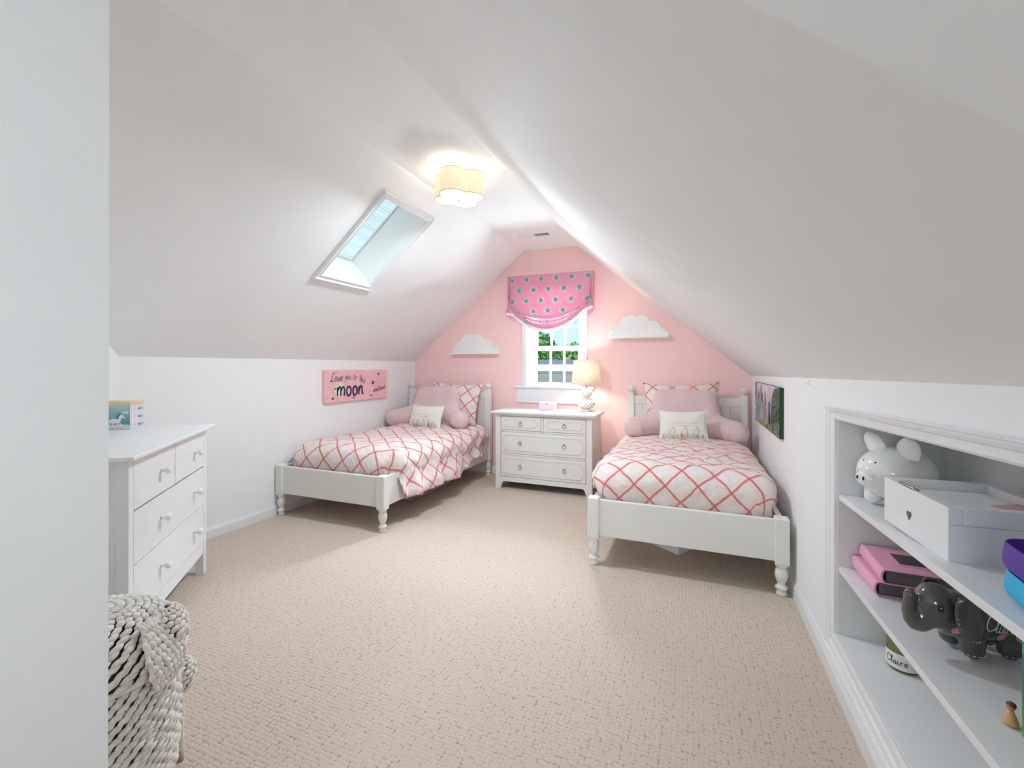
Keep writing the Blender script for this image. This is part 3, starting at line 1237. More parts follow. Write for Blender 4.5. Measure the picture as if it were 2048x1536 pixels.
def sham(label, loc, lean, yaw, seed, w=0.66, h=0.50, roll=0.0):
    bm = new()
    fn = pillow_fn(w, h, 0.17, 0.14, 2.2, seed)
    pillow_mesh(bm, w, h, 0.17, fn)
    o = obj('bed_pillow', bm, M_plaid, smooth=True)
    tag(o, label, 'pillow', 'plaid bed pillows')
    stand(o, loc, lean, yaw, roll)
    return o


sham('coral plaid pillow leaning on the headboard of the right bed', (-0.085, 4.60, 0.855), 0.26, 0.02, 4, 0.70, 0.53, 0.03)
sham('coral plaid pillow leaning on the headboard of the left bed', (-2.57, 4.585, 0.835), 0.28, -0.06, 9, 0.70, 0.50, -0.03)


def backrest(label, loc, yaw):
    """plush reading pillow: upright body with two stubby arms, one continuous skin"""
    bm = new()
    # body: stack of rounded blobs making a trapezoid cushion that leans back
    for k in range(9):
        f = k / 8
        z = 0.07 + 0.305 * f
        hw = 0.33 - 0.065 * f
        y = 0.02 + 0.11 * f
        ball(bm, (0, y, z), (hw, 0.088 - 0.018 * f, 0.082), 3)
        for s in (-1, 1):
            ball(bm, (s * (hw - 0.085), y - 0.005, z), (0.105, 0.085 - 0.015 * f, 0.080), 2)
    for s in (-1, 1):
        pts = [(0.20, 0.03, 0.150), (0.28, 0.00, 0.125), (0.345, -0.04, 0.108), (0.40, -0.09, 0.100), (0.43, -0.13, 0.098)]
        for i in range(len(pts) - 1):
            for q in range(4):
                p = Vector(pts[i]).lerp(Vector(pts[i + 1]), q / 4)
                r = 0.110 - 0.0025 * (i + q / 4)
                ball(bm, (s * p.x, p.y, p.z), r, 2)
        ball(bm, (s * 0.440, -0.140, 0.098), (0.088, 0.088, 0.096), 2)
    o = obj('backrest_pillow', bm, M_plush, remesh=(0.014, 12))
    # seam welts round the arm ends
    for s in (-1, 1):
        sb = new()
        c = Vector((s * 0.425, -0.122, 0.098))
        tube(sb, [c + Vector((s * 0.070 * math.cos(a), 0.066 * math.cos(a), 0.092 * math.sin(a))) for a in (2 * PI * i / 28 for i in range(28))], 0.0035, 6, True)
        obj('seam', sb, M_plush, o)
    tag(o, label, 'cushion', 'plush backrest pillows')
    o.location = loc
    o.rotation_euler = (0, 0, yaw)
    return o


backrest('dusty pink plush backrest pillow with arms on the right bed', (-0.055, 4.395, 0.600), 0.0)
backrest('dusty pink plush backrest pillow with arms on the left bed', (-2.725, 4.375, 0.575), 0.0)


def print_pillow(label, loc, lean, yaw, roll, seed, bunnies):
    bm = new()
    w, h, t = 0.41, 0.275, 0.11
    fn = pillow_fn(w, h, t, 0.12, 2.6, seed)
    pillow_mesh(bm, w, h, t, fn)
    ink = Ink(bm, lambda x, y, l: fn(x, y, 1, l + 0.0009))
    rnd = random.Random(seed)
    # two faint lines of script in the middle
    for y, n, x0 in ((0.012, 9, -0.075), (-0.012, 6, -0.045)):
        x = x0
        for k in range(n):
            wd = rnd.uniform(0.006, 0.02)
            ink.stroke([(x, y), (x + wd * .3, y + 0.005), (x + wd * .6, y - 0.001), (x + wd, y + 0.003)], 0.0018, (158, 134, 122))
            x += wd + 0.006
    # row of little creatures in outline over a green meadow
    base = -0.098
    for k in range(90):
        x = rnd.uniform(-0.17, 0.17)
        hgt = rnd.uniform(0.012, 0.045)
        ink.stroke([(x, base - 0.02), (x + rnd.uniform(-.004, .004), base - 0.02 + hgt)], 0.0022, rnd.choice([(150, 168, 120), (178, 190, 148), (120, 146, 92), (196, 198, 168)]), sm=False)
    xs = (-0.125, -0.06, 0.005, 0.07, 0.125) if bunnies else (-0.09, 0.01, 0.105)
    for i, x in enumerate(xs):
        s = 0.8 if bunnies else 1.25
        dark = (110, 84, 66)
        yb = base + 0.012
        ink.disc(x, yb + 0.016 * s, 0.017 * s, (222, 212, 200), 0.014 * s)
        ink.disc(x + 0.013 * s, yb + 0.033 * s, 0.009 * s, (228, 220, 210))
        ink.stroke([(x - 0.018 * s, yb), (x - 0.012 * s, yb + 0.026 * s), (x + 0.006 * s, yb + 0.036 * s), (x + 0.012 * s, yb + 0.042 * s), (x + 0.024 * s, yb + 0.03 * s), (x + 0.018 * s, yb + 0.006 * s)], 0.0017, dark)
        ink.stroke([(x + 0.010 * s, yb + 0.040 * s), (x + 0.006 * s, yb + 0.054 * s), (x + 0.014 * s, yb + 0.044 * s)], 0.0018, dark)
        ink.disc(x + 0.016 * s, yb + 0.035 * s, 0.0018, dark, n=8)
    o = obj('throw_pillow', bm, [M_linen, M_print], smooth=True, fixn=False)
    tag(o, label, 'pillow', 'small printed throw pillows')
    stand(o, loc, lean, yaw, roll)
    return o


print_pillow('small cream printed pillow with animals and pale script, on the right bed', (-0.06, 4.150, 0.752), 0.30, -0.03, 0.035, 5, False)
print_pillow('small cream printed pillow with a row of animals over grass, on the left bed', (-2.640, 4.115, 0.715), 0.38, 0.02, 0.0, 8, True)

# ---------------------------------------------------------------- nightstand between the beds
NS = thing('nightstand', 'pale grey four drawer chest with brass ring pulls between the beds', 'chest of drawers', (-1.378, 4.25, 0))
NW, ND = 0.505, 0.44
bm = new()
rbox(bm, -NW - 0.040, NW + 0.040, -0.040, ND + 0.004, 0.776, 0.800, 0.007, 3)
rbox(bm, -NW - 0.020, NW + 0.020, -0.020, ND, 0.762, 0.777, 0.004, 2)
obj('top', bm, M_stand, NS)
bm = new()
for s in (-1, 1):
    x0, x1 = (-NW, -NW + 0.058) if s < 0 else (NW - 0.058, NW)
    rbox(bm, x0, x1, 0.0, 0.05, 0.0, 0.764, 0.003)
    rbox(bm, x0, x1, ND - 0.05, ND, 0.0, 0.764, 0.003)
    xi = s * (NW - 0.012)
    box(bm, min(xi, xi + s * 0.008), max(xi, xi + s * 0.008), 0.04, ND - 0.04, 0.07, 0.764)
    # flared bracket towards the middle
    X = s * (NW - 0.058)
    prism(bm, [(X, 0.085), (X, 0.02), (X - s * 0.006, 0.03), (X - s * 0.014, 0.055), (X - s * 0.035, 0.085)], 'xz', 0.008, 0.03)
box(bm, -NW + 0.05, NW - 0.05, ND - 0.012, ND, 0.07, 0.764)
box(bm, -NW + 0.055, NW - 0.055, 0.004, 0.03, 0.078, 0.128)
for z0, z1 in ((0.352, 0.368), (0.592, 0.608), (0.752, 0.765)):
    box(bm, -NW + 0.055, NW - 0.055, 0.002, 0.03, z0, z1)
box(bm, -0.011, 0.011, 0.002, 0.03, 0.60, 0.76)
obj('body', bm, M_stand, NS)
bm = new()
box(bm, -NW + 0.05, NW - 0.05, 0.022, ND - 0.02, 0.10, 0.755)
obj('inside', bm, M_dark, NS)


def notched(x0, x1, z0, z1, r):
    """rectangle with concave quarter-round corners"""
    out = []
    for cx, cz, a0 in ((x0, z0, 90), (x1, z0, 180), (x1, z1, 270), (x0, z1, 360)):
        for k in range(6):
            a = math.radians(a0 - 90 * k / 5)
            out.append((cx + r * math.cos(a), cz + r * math.sin(a)))
    return out


def drawer_front(x0, x1, z0, z1, pulls):
    bm = new()
    rbox(bm, x0, x1, 0.001, 0.02, z0, z1, 0.003)
    m = 0.030
    pts = notched(x0 + m, x1 - m, z0 + m, z1 - m, 0.024)
    tube(bm, [(x, -0.0005, z) for x, z in pts], 0.0042, 6, True)
    d = obj('drawer', bm, M_stand, NS)
    for px in pulls:
        pb = new()
        zc = (z0 + z1) / 2
        lathe(pb, [(0.009, 0.0), (0.009, 0.002), (0.005, 0.004), (0.004, 0.010), (0.001, 0.011)], (px, 0.001, zc + 0.012), 12, 'y')
        for v in pb.verts:
            v.co.y = 0.001 - (v.co.y - 0.001)
        tube(pb, [(px + 0.0165 * math.cos(a), -0.008, zc - 0.006 + 0.019 * math.sin(a)) for a in (2 * PI * i / 20 for i in range(20))], 0.0028, 6, True)
        obj('ring_pull', pb, M_brass, d)


D0, D1 = -NW + 0.062, NW - 0.062
drawer_front(D0, -0.014, 0.611, 0.749, [(D0 - 0.014) / 2])
drawer_front(0.014, D1, 0.611, 0.749, [(D1 + 0.014) / 2])
drawer_front(D0, D1, 0.371, 0.589, [-0.232, 0.232])
drawer_front(D0, D1, 0.131, 0.349, [-0.232, 0.232])

# table lamp
TL = thing('table_lamp', 'white gourd table lamp with cream drum shade on the grey chest', 'lamp', (-1.003, 4.585, 0.800))
bm = new()
lathe(bm, [(0.052, 0.0), (0.056, 0.004), (0.056, 0.014), (0.048, 0.018), (0.04, 0.024)], seg=28)
obj('base_foot', bm, M_ceramic, TL)


def lattice():
    t = NT('pierced_white_ceramic')
    uv = t.coord('UV')
    s = t.n('ShaderNodeSeparateXYZ', {0: uv})
    row = t.math('FLOOR', s.outputs[1])
    x = t.math('ADD', s.outputs[0], t.math('MULTIPLY', t.math('MODULO', row, 2.0), 0.5))
    fx = t.math('ABSOLUTE', t.math('SUBTRACT', t.math('FRACT', x), 0.5))
    fy = t.math('ABSOLUTE', t.math('SUBTRACT', t.math('FRACT', s.outputs[1]), 0.5))
    d = t.math('ADD', fx, fy)
    hole = t.math('SUBTRACT', 1.0, t.ramp(d, 0.20, 0.27))
    col = t.mix(t.math('MULTIPLY', hole, 0.85), lin((244, 240, 230)), lin((120, 104, 86)))
    t.principled(col, 0.25, Normal=t.bump(t.math('SUBTRACT', 1.0, hole), 0.6, 0.006))
    return t.m


M_lattice = lattice()
bm = new()
prof = [(0.092 * math.cos(a), 0.080 + 0.060 * math.sin(a)) for a in (-1.18 + 2.36 * k / 16 for k in range(17))]
prof += [(0.060 * math.cos(a), 0.186 + 0.050 * math.sin(a)) for a in (-1.05 + 2.35 * k / 12 for k in range(13))]
nsg = 40
sheet(bm, nsg, len(prof), lambda i, j: (prof[j][0] * math.cos(2 * PI * i / nsg), prof[j][0] * math.sin(2 * PI * i / nsg), prof[j][1]),
      lambda i, j: (i * 14 / nsg, j * 12 / (len(prof) - 1)), wrap=True)
obj('base', bm, M_lattice, TL)
bm = new()
lathe(bm, [(0.008, 0.23), (0.008, 0.50), (0.006, 0.502)], seg=12)
ball(bm, (0, 0, 0.545), 0.011, 2)
lathe(bm, [(0.004, 0.50), (0.004, 0.54)], seg=8)
for k in range(3):
    a = 2 * PI * k / 3
    tube(bm, [(0, 0, 0.50), (0.126 * math.cos(a), 0.126 * math.sin(a), 0.522)], 0.002, 6)
obj('stem', bm, M_chrome, TL)
bm = new()
nsg = 48
sheet(bm, nsg, 2, lambda i, j: ((0.152 - 0.022 * j) * math.cos(2 * PI * i / nsg), (0.152 - 0.022 * j) * math.sin(2 * PI * i / nsg), 0.278 + 0.250 * j), wrap=True)
obj('lamp_shade', bm, M_lshade, TL, solid=0.002)
bm = new()
ball(bm, (0, 0, 0.36), (0.026, 0.026, 0.038), 2)
obj('bulb', bm, M_diff, TL)
light('table_lamp_light', 'POINT', (-1.003, 4.585, 1.17), 13.0, (1.0, 0.90, 0.78), 0.04)

# small pink box on the chest
bm = new()
rbox(bm, -0.085, 0.085, -0.045, 0.045, 0.0, 0.058, 0.003)
M_pinkbox = simple('pale_pink_card', (244, 206, 226), 0.45)
kb = thing('keepsake_box', 'small pale pink box with lid standing on the grey chest', 'box', (-1.405, 4.545, 0.800), 0.0)
obj('body', bm, M_pinkbox, kb)
bm = new()
rbox(bm, -0.087, 0.087, -0.047, 0.047, 0.056, 0.084, 0.004)
ink = Ink(bm, lambda x, y, l: (x, -0.047 - l, y))
ink.disc(0, 0.068, 0.010, (120, 70, 110), 0.005)
ink.disc(0, 0.069, 0.005, (60, 40, 70), 0.003)
obj('lid', bm, [M_pinkbox, M_print], kb, fixn=False)


# ---------------------------------------------------------------- cloud shelves
def bumps(cusps, bulge=0.30, n=7):
    out = []
    for (x0, y0), (x1, y1) in zip(cusps, cusps[1:]):
        cx, cy = (x0 + x1) / 2, (y0 + y1) / 2
        nx, ny = -(y1 - y0), (x1 - x0)
        for k in range(n):
            f = k / n
            w = 4 * f * (1 - f)
            w = w ** 0.75
            out.append((x0 + (x1 - x0) * f + nx * bulge * w, y0 + (y1 - y0) * f + ny * bulge * w))
    out.append(cusps[-1])
    return out


def make_cloud(label, loc):
    c = thing('cloud_shelf', label, 'shelf', loc, 0, 'cloud wall shelves')
    bm = new()
    rbox(bm, -0.305, 0.305, -0.100, 0.0, 0.0, 0.014, 0.003)
    obj('ledge', bm, M_white, c)
    k = 0.61 / 1575
    P = lambda L: [((x - 1002) * k, (830 - y) * k) for x, y in L]
    back = bumps(P([(222, 812), (345, 560), (480, 420), (945, 240), (1290, 372), (1580, 560), (1782, 812)]), 0.27)
    bm = new()
    prism(bm, back, 'xz', -0.014, 0.0)
    obj('back_panel', bm, M_white, c, bevel=0.0015)
    front = bumps(P([(930, 812), (1050, 640), (1270, 560), (1590, 600), (1660, 670), (1782, 812)]), 0.25)
    bm = new()
    prism(bm, front, 'xz', -0.100, -0.088)
    obj('front_panel', bm, M_white, c, bevel=0.0015)
    return c


c1 = make_cloud('white cloud shaped shelf on the pink wall right of the window', (-0.505, YB, 1.556))
c2 = copy_tree(c1)
c2.location = (-2.40, YB, 1.405)
c2['label'] = 'white cloud shaped shelf on the pink wall left of the window'

# ---------------------------------------------------------------- roman shade over the window
rs = thing('roman_shade', 'pink turtle print balloon shade with white pompom trim over the window', 'window shade', (-1.465, 4.76, 0))
SW = 0.485
ZT = 2.290


def obj_uv(bm):
    uvl = bm.loops.layers.uv.verify()
    for f in bm.faces:
        for l in f.loops:
            l[uvl].uv = (l.vert.co.x + l.vert.co.y, l.vert.co.z)


def swag(f):
    """lower edge of the flat face across the width f in -1..1"""
    return 0.185 * (1 - abs(f) ** 2.0)


bm = new()
NA, NB = 60, 40


def face_pt(i, j):
    f = -1 + 2 * i / NA
    t = j / NB
    zb = 1.985 - swag(f) + 0.012 * f
    z = ZT + (zb - ZT) * t
    y = -0.012 - 0.045 * t ** 1.5 * (1 - f * f) - 0.006 * math.sin(f * 5) * t
    if abs(f) > 0.93:
        y += 0.014 * (abs(f) - 0.93) / 0.07
    x = f * SW * (1 - 0.03 * t)
    return (x, y, z)


sheet(bm, NA + 1, NB + 1, face_pt, lambda i, j: ((-1 + 2 * i / NA) * SW, face_pt(i, j)[2]))
obj('cloth', bm, M_shade, rs, solid=0.003, fixn=False)
# gathered folds, each a sagging roll of cloth
for k, (dz, dy, th) in enumerate(((0.000, -0.040, 0.020), (-0.030, -0.052, 0.019), (-0.058, -0.046, 0.022))):
    bm = new()

    def roll(i, j, dz=dz, dy=dy, th=th, k=k):
        f = -1 + 2 * i / NA
        a = 2 * PI * j / 10
        e = 1 - f * f
        zc = 1.985 - swag(f) * (1 + 0.10 * k) + dz * (0.25 + 0.75 * e) + 0.012 * f
        r = th * (0.45 + 0.55 * e) * (1 + 0.12 * math.sin(7 * f + k))
        return (f * SW * (0.985 - 0.01 * k), dy * (0.5 + 0.5 * e) - 0.014 * math.cos(a), zc + r * math.sin(a))
    sheet(bm, NA + 1, 11, roll, lambda i, j: ((-1 + 2 * i / NA) * SW, j * 0.01 - k * 0.05))
    obj('fold', bm, M_shade, rs, fixn=False)
# hanging skirt below the folds, ends fall as tails
bm = new()


def skirt_edge(f):
    e = 1 - f * f
    tail = 0.0 if abs(f) < 0.86 else (abs(f) - 0.86) / 0.14
    return 1.985 - swag(f) * 1.22 - 0.085 * (0.5 + 0.5 * e) - 0.05 * tail + 0.018 * f


def skirt(i, j):
    f = -1 + 2 * i / NA
    t = j / 12
    e = 1 - f * f
    z0 = 1.985 - swag(f) * 1.18 - 0.045 * (0.3 + 0.7 * e)
    z = z0 + (skirt_edge(f) - z0) * t
    wv = 0.010 * math.sin(f * 22) * t
    return (f * SW * (0.985 + 0.03 * t * abs(f) ** 4), -0.030 - 0.014 * e + wv, z)


sheet(bm, NA + 1, 13, skirt, lambda i, j: ((-1 + 2 * i / NA) * SW, skirt(i, j)[2]))
obj('skirt', bm, M_shade, rs, solid=0.003, fixn=False)
# side returns with the little tails where the folds are caught up
for s in (-1, 1):
    bm = new()
    prism(bm, [(s * SW * 0.97, 2.02), (s * SW * 1.02, 1.92), (s * SW * 1.05, 1.87), (s * SW * 1.00, 1.84), (s * SW * 0.93, 1.81), (s * SW * 0.90, 1.90)], 'xz', -0.026, -0.008)
    obj_uv(bm)
    obj('tail', bm, M_shade, rs)
    bm = new()
    box(bm, s * SW - 0.006, s * SW + 0.006, -0.016, 0.056, 1.90, ZT)
    obj_uv(bm)
    obj('side_return', bm, M_shade, rs)
bm = new()
box(bm, -SW + 0.01, SW - 0.01, -0.004, 0.060, ZT - 0.045, ZT - 0.003)
obj('head_rail', bm, M_white, rs)
# pompoms, one by one, along the hem
pb = new()
ball(pb, (0, 0, 0), 0.0185, 2)
pom = obj('pompom', pb, simple('white_pompom_wool', (246, 244, 246), 0.95, (120, 0.6, 0.004), 0), rs)
npom = 36
for k in range(npom):
    f = -1 + 2 * k / (npom - 1)
    o = pom if k == 0 else pom.copy()
    if k:
        COL.objects.link(o)
        o.parent = rs
    e = 1 - f * f
    o.location = (f * SW * 1.0, -0.034 - 0.014 * e, skirt_edge(f) - 0.012)

# ---------------------------------------------------------------- ceiling light (quatrefoil drum)
cl = thing('ceiling_light', 'cream quatrefoil drum flush light with glowing white diffuser on the flat ceiling', 'light', (-1.446, 2.65, ZC))
QR = 0.086


def quatre(k=1.0, n=16, rot=math.radians(2)):
    out = []
    for q in range(4):
        c = rot + q * PI / 2
        cx, cy = QR * math.cos(c), QR * math.sin(c)
        for i in range(n):
            a = c - 1.95 / 2 * PI / 2 * 1.02 + 1.95 * PI / 2 * 1.02 * i / n
            out.append((k * (cx + QR * math.cos(a)), k * (cy + QR * math.sin(a))))
    return out


Q = quatre()
bm = new()
sheet(bm, len(Q), 2, lambda i, j: (Q[i][0], Q[i][1], -0.195 + 0.150 * j), wrap=True, smooth=False)
obj('drum_shade', bm, M_drum, cl, solid=0.004)
bm = new()
prism(bm, quatre(0.96), 'xy', -0.191, -0.187)
obj('diffuser', bm, M_diff, cl)
bm = new()
for zz in (-0.194, -0.046):
    tube(bm, [(x, y, zz) for x, y in quatre(1.008)], 0.0025, 6, True)
obj('rim', bm, simple('tan_piping', (196, 172, 124), 0.6), cl)
bm = new()
lathe(bm, [(0.006, -0.212), (0.010, -0.206), (0.010, -0.198), (0.004, -0.192)], seg=14)
obj('finial', bm, M_chrome, cl)
bm = new()
lathe(bm, [(0.008, -0.19), (0.008, -0.03), (0.062, -0.028), (0.062, -0.004), (0.066, 0.0)], seg=28)
obj('canopy', bm, simple('champagne_metal', (226, 214, 160), 0.35), cl)
for k in range(2):
    bb = new()
    ball(bb, ((-1) ** k * 0.055, 0, -0.10), (0.024, 0.024, 0.034), 2)
    obj('bulb', bb, M_diff, cl)
light('ceiling_light_bulbs', 'POINT', (-1.446, 2.60, ZC - 0.10), 3.4, (0.92, 0.96, 1.0), 0.07)
light('ceiling_light_diffuser', 'AREA', (-1.446, 2.65, ZC - 0.1995), 24.0, (0.76, 0.89, 1.0), 0.24, target=(-1.446, 2.6505, 0))

# ---------------------------------------------------------------- ceiling vent
vt = thing('ceiling_vent', 'white ceiling air register with dark open louvres near the pink wall', 'vent', (-1.462, 4.235, ZC))
bm = new()
frame = ((-0.185, 0.185, -0.070, 0.070),)
rbox(bm, -0.185, 0.185, -0.070, -0.048, -0.011, 0.0, 0.002)
rbox(bm, -0.185, 0.185, 0.048, 0.070, -0.011, 0.0, 0.002)
rbox(bm, -0.185, -0.160, -0.048, 0.048, -0.011, 0.0, 0.002)
rbox(bm, 0.160, 0.185, -0.048, 0.048, -0.011, 0.0, 0.002)
rbox(bm, -0.012, 0.004, -0.048, 0.048, -0.011, 0.0, 0.002)
obj('frame', bm, M_white, vt)
bm = new()
box(bm, -0.16, 0.16, -0.048, 0.048, -0.0008, -0.0002)
obj('backing', bm, M_dark, vt)
bm = new()
for k in range(13):
    x = -0.156 + 0.0115 * k
    prism(bm, [(x, -0.0045), (x + 0.012, -0.0012), (x + 0.012, -0.0002), (x, -0.0035)], 'xz', -0.048, 0.048)
obj('louvre', bm, M_white, vt)
bm = new()
for k in range(12):
    x = 0.010 + 0.0125 * k
    box(bm, x, x + 0.0018, -0.048, 0.048, -0.0055, -0.001)
obj('louvre', bm, M_white, vt)

# ---------------------------------------------------------------- canvases
def canvas_pink():
    bm = new()
    y0, y1, z0, z1 = 3.285, 4.225, 0.905, 1.222
    t = 0.038
    rbox(bm, XL, XL + t, y0, y1, z0, z1, 0.004)
    L, H = y1 - y0, z1 - z0
    ink = Ink(bm, lambda x, y, l: (XL + t + l, y0 + x, z0 + y))
    rnd = random.Random(5)
    for k in range(70):
        x, y = rnd.uniform(0.02, L - 0.02), rnd.uniform(0.02, H - 0.02)
        c = rnd.choice([(240, 190, 196), (232, 168, 180), (240, 196, 184), (236, 176, 190), (228, 170, 196), (240, 182, 170)])
        ink.disc(x, y, rnd.uniform(0.006, 0.018), c, rnd.uniform(0.004, 0.010), 9, rnd.uniform(0, 3))
    # moon glow behind the first letter
    for r, c in ((0.078, (238, 206, 180)), (0.066, (236, 220, 186)), (0.055, (222, 228, 200)), (0.042, (226, 234, 222))):
        ink.disc(0.175, 0.125, r, c, r * 1.0, 20)
    for x, y, r in ((0.165, 0.175, 0.02), (0.16, 0.11, 0.016)):
        ink.disc(x, y, r, (200, 218, 168))
    navy = (38, 42, 88)
    ink.write('Love', 0.064, 0.210, 0.082, 0.0055, (70, 52, 88), 0.25, 0.10)
    ink.write('you to', 0.258, 0.225, 0.066, 0.0042, (90, 70, 100), 0.2, 0.10, -0.05)
    ink.write('the', 0.468, 0.198, 0.070, 0.0045, (72, 56, 90), 0.2, 0.14, -0.35)
    ink.write('moon', 0.155, 0.062, 0.170, 0.018, navy, 0.0, 0.15)
    ink.write('and back', 0.690, 0.074, 0.056, 0.0045, (84, 44, 60), 0.2, 0.10, 0.16)
    def star(x, y, r, c, rot=0.3):
        pts = []
        for k in range(10):
            a = rot + PI * k / 5
            q = r if k % 2 == 0 else r * 0.5
            pts.append((x + q * math.cos(a), y + q * math.sin(a)))
        ink.poly(pts, c)
    for x, y, r in ((0.095, 0.040, 0.016), (0.385, 0.032, 0.013), (0.65, 0.040, 0.013), (0.685, 0.178, 0.024), (0.775, 0.272, 0.017)):
        star(x, y, r, (44, 44, 84))
    star(0.125, 0.135, 0.018, (150, 120, 110))
    star(0.90, 0.25, 0.014, (236, 200, 190))
    o = obj('canvas', bm, [simple('pink_canvas', (240, 188, 192), 0.8, (200, 0.2, 0.002), 0.05), M_print], fixn=False)
    tag(o, 'long pink canvas lettered with moon and stars on the left wall', 'picture')


canvas_pink()


def canvas_garden():
    bm = new()
    y0, y1, z0, z1 = 3.20, 4.33, 0.815, 1.135
    t = 0.022
    rbox(bm, XR - t, XR, y0, y1, z0, z1, 0.002)
    L, H = y1 - y0, z1 - z0
    # seen from the room the picture runs from the far end (left) to the near end (right)
    ink = Ink(bm, lambda x, y, l: (XR - t - l, y1 - x, z0 + y))
    rnd = random.Random(3)
    ink.poly([(0, 0), (L, 0), (L, H), (0, H)], (206, 206, 226))
    for k in range(26):
        x, y = rnd.uniform(0, 0.75 * L), rnd.uniform(0.45 * H, H * .97)
        ink.disc(min(x, .7 * L), y * .96, 0.03, rnd.choice([(222, 214, 232), (236, 214, 222), (196, 204, 226), (232, 226, 226)]), 0.02, 10)
    ink.poly([(0, 0), (L, 0), (L, 0.20 * H), (0.6 * L, 0.16 * H), (0, 0.30 * H)], (96, 116, 52))
    ink.poly([(0, 0.02 * H), (0.5 * L, 0.02 * H), (0.55 * L, 0.12 * H), (0, 0.24 * H)], (132, 146, 64))
    # trees: dark trunk strip and cypress shapes on the left, hedge on the right
    ink.poly([(0, 0.35 * H), (0.07 * L, 0.4 * H), (0.08 * L, H), (0, H)], (38, 46, 40))
    for x, w, h0, h1, c in ((0.20, 0.05, 0.5, 0.88, (62, 66, 62)), (0.30, 0.07, 0.45, 0.98, (52, 84, 56)), (0.36, 0.05, 0.4, 0.8, (96, 110, 120)), (0.47, 0.03, 0.5, 0.86, (84, 90, 112))):
        ink.poly([((x - w) * L, h0 * H), ((x + w) * L, h0 * H), ((x + w * .5) * L, (h0 + h1) / 2 * H), (x * L, h1 * H), ((x - w * .6) * L, (h0 + h1) / 2 * H)], c)
    ink.poly([(0.72 * L, 0.0), (L, 0.0), (L, H), (0.86 * L, H * .98), (0.78 * L, 0.86 * H), (0.72 * L, 0.6 * H)], (24, 74, 34))
    for k in range(70):
        x, y = rnd.uniform(0.74, 0.98), rnd.uniform(0.06, 0.95)
        if x < 0.8 and y > 0.8:
            continue
        ink.disc(x * L, y * H, rnd.uniform(0.008, 0.02), rnd.choice([(30, 96, 40), (18, 58, 34), (46, 120, 36), (70, 140, 40), (22, 64, 60)]), 0.008, 8, rnd.uniform(0, 2))
    # loose crowd of painted strokes: plain dabs of dress colours with pale heads
    cols = [(150, 120, 92), (92, 70, 62), (112, 74, 82), (92, 140, 190), (104, 160, 208), (170, 190, 176), (206, 92, 132), (190, 64, 104), (132, 170, 132), (200, 206, 196), (84, 66, 96)]
    for k, x in enumerate((0.10, 0.155, 0.21, 0.27, 0.335, 0.39, 0.45, 0.505, 0.56, 0.62, 0.66)):
        hgt = 0.56 + 0.10 * math.sin(k * 2.1)
        c = cols[k]
        ink.poly([((x - 0.045) * L, 0.16 * H), ((x + 0.045) * L, 0.14 * H), ((x + 0.022) * L, hgt * .62 * H), ((x + 0.016) * L, hgt * H), ((x - 0.016) * L, hgt * H), ((x - 0.02) * L, hgt * .62 * H)], c)
        ink.disc(x * L, (hgt + 0.05) * H, 0.018, (222, 192, 172), 0.022, 10)
        ink.stroke([((x - 0.01) * L, 0.2 * H), (x * L, hgt * .8 * H)], 0.008, tuple(min(255, v + 40) for v in c))
    ink.disc(0.56 * L, 0.16 * H, 0.018, (150, 206, 190), 0.03)
    for k in range(12):
        ink.disc(rnd.uniform(0.75, 0.97) * L, rnd.uniform(0.08, 0.2) * H, 0.005, (216, 226, 150), n=7)
    o = obj('canvas', bm, [simple('dark_green_canvas_edge', (26, 58, 34), 0.6), M_print_gloss], fixn=False)
    tag(o, 'unframed colourful garden scene print of figures and trees on the right wall', 'picture')


canvas_garden()

# adhesive hook on the right wall
bm = new()
rbox(bm, XR - 0.004, XR, 2.548, 2.564, 1.178, 1.204, 0.002)
tube(bm, [(XR - 0.004, 2.556, 1.186), (XR - 0.014, 2.556, 1.184), (XR - 0.016, 2.556, 1.192)], 0.002, 6)
o = obj('wall_hook', bm, simple('clear_plastic_white', (238, 238, 240), 0.2), None)
tag(o, 'tiny clear adhesive hook high on the right wall, near the slope', 'hook')

# ---------------------------------------------------------------- storage under the beds
ub = thing('storage_box', 'low white storage box on the carpet under the right bed', 'box', (-0.073, 3.197, 0), math.radians(28))
bm = new()
rbox(bm, -0.30, 0.0, 0.0, 0.42, 0.0, 0.11, 0.004)
ub.rotation_euler = (0, 0, math.radians(-35))
M_card = simple('white_card', (226, 222, 226), 0.6)
obj('body', bm, M_card, ub)
bm = new()
rbox(bm, -0.21, -0.055, -0.003, 0.001, 0.045, 0.10, 0.002)
obj('window_label', bm, simple('dark_grey_print', (46, 44, 48), 0.5), ub)
bm = new()
lathe(bm, [(0.009, 0.0), (0.009, 0.003)], (0.0, 0.07, 0.055), 14, 'x')
obj('handle_hole', bm, M_dark, ub)

ub2 = thing('storage_bin', 'flat clear plastic storage bin on the carpet under the left bed', 'box', (-2.66, 3.50, 0), math.radians(-3))
bm = new()
rbox(bm, -0.25, 0.25, 0.0, 0.70, 0.0, 0.13, 0.02, 3)
obj('body', bm, simple('smoky_plastic', (178, 160, 158), 0.3), ub2)
bm = new()
rbox(bm, -0.262, 0.262, -0.012, 0.712, 0.128, 0.146, 0.008, 2)
obj('lid', bm, simple('mauve_lid', (150, 132, 136), 0.4), ub2)

# ---------------------------------------------------------------- white dresser standing across the corner
ang = math.atan2(0.7592, -0.6508)
DR = thing('dresser', 'white six knob dresser standing across the left corner', 'dresser', (-2.1325, 1.1128, 0), ang)
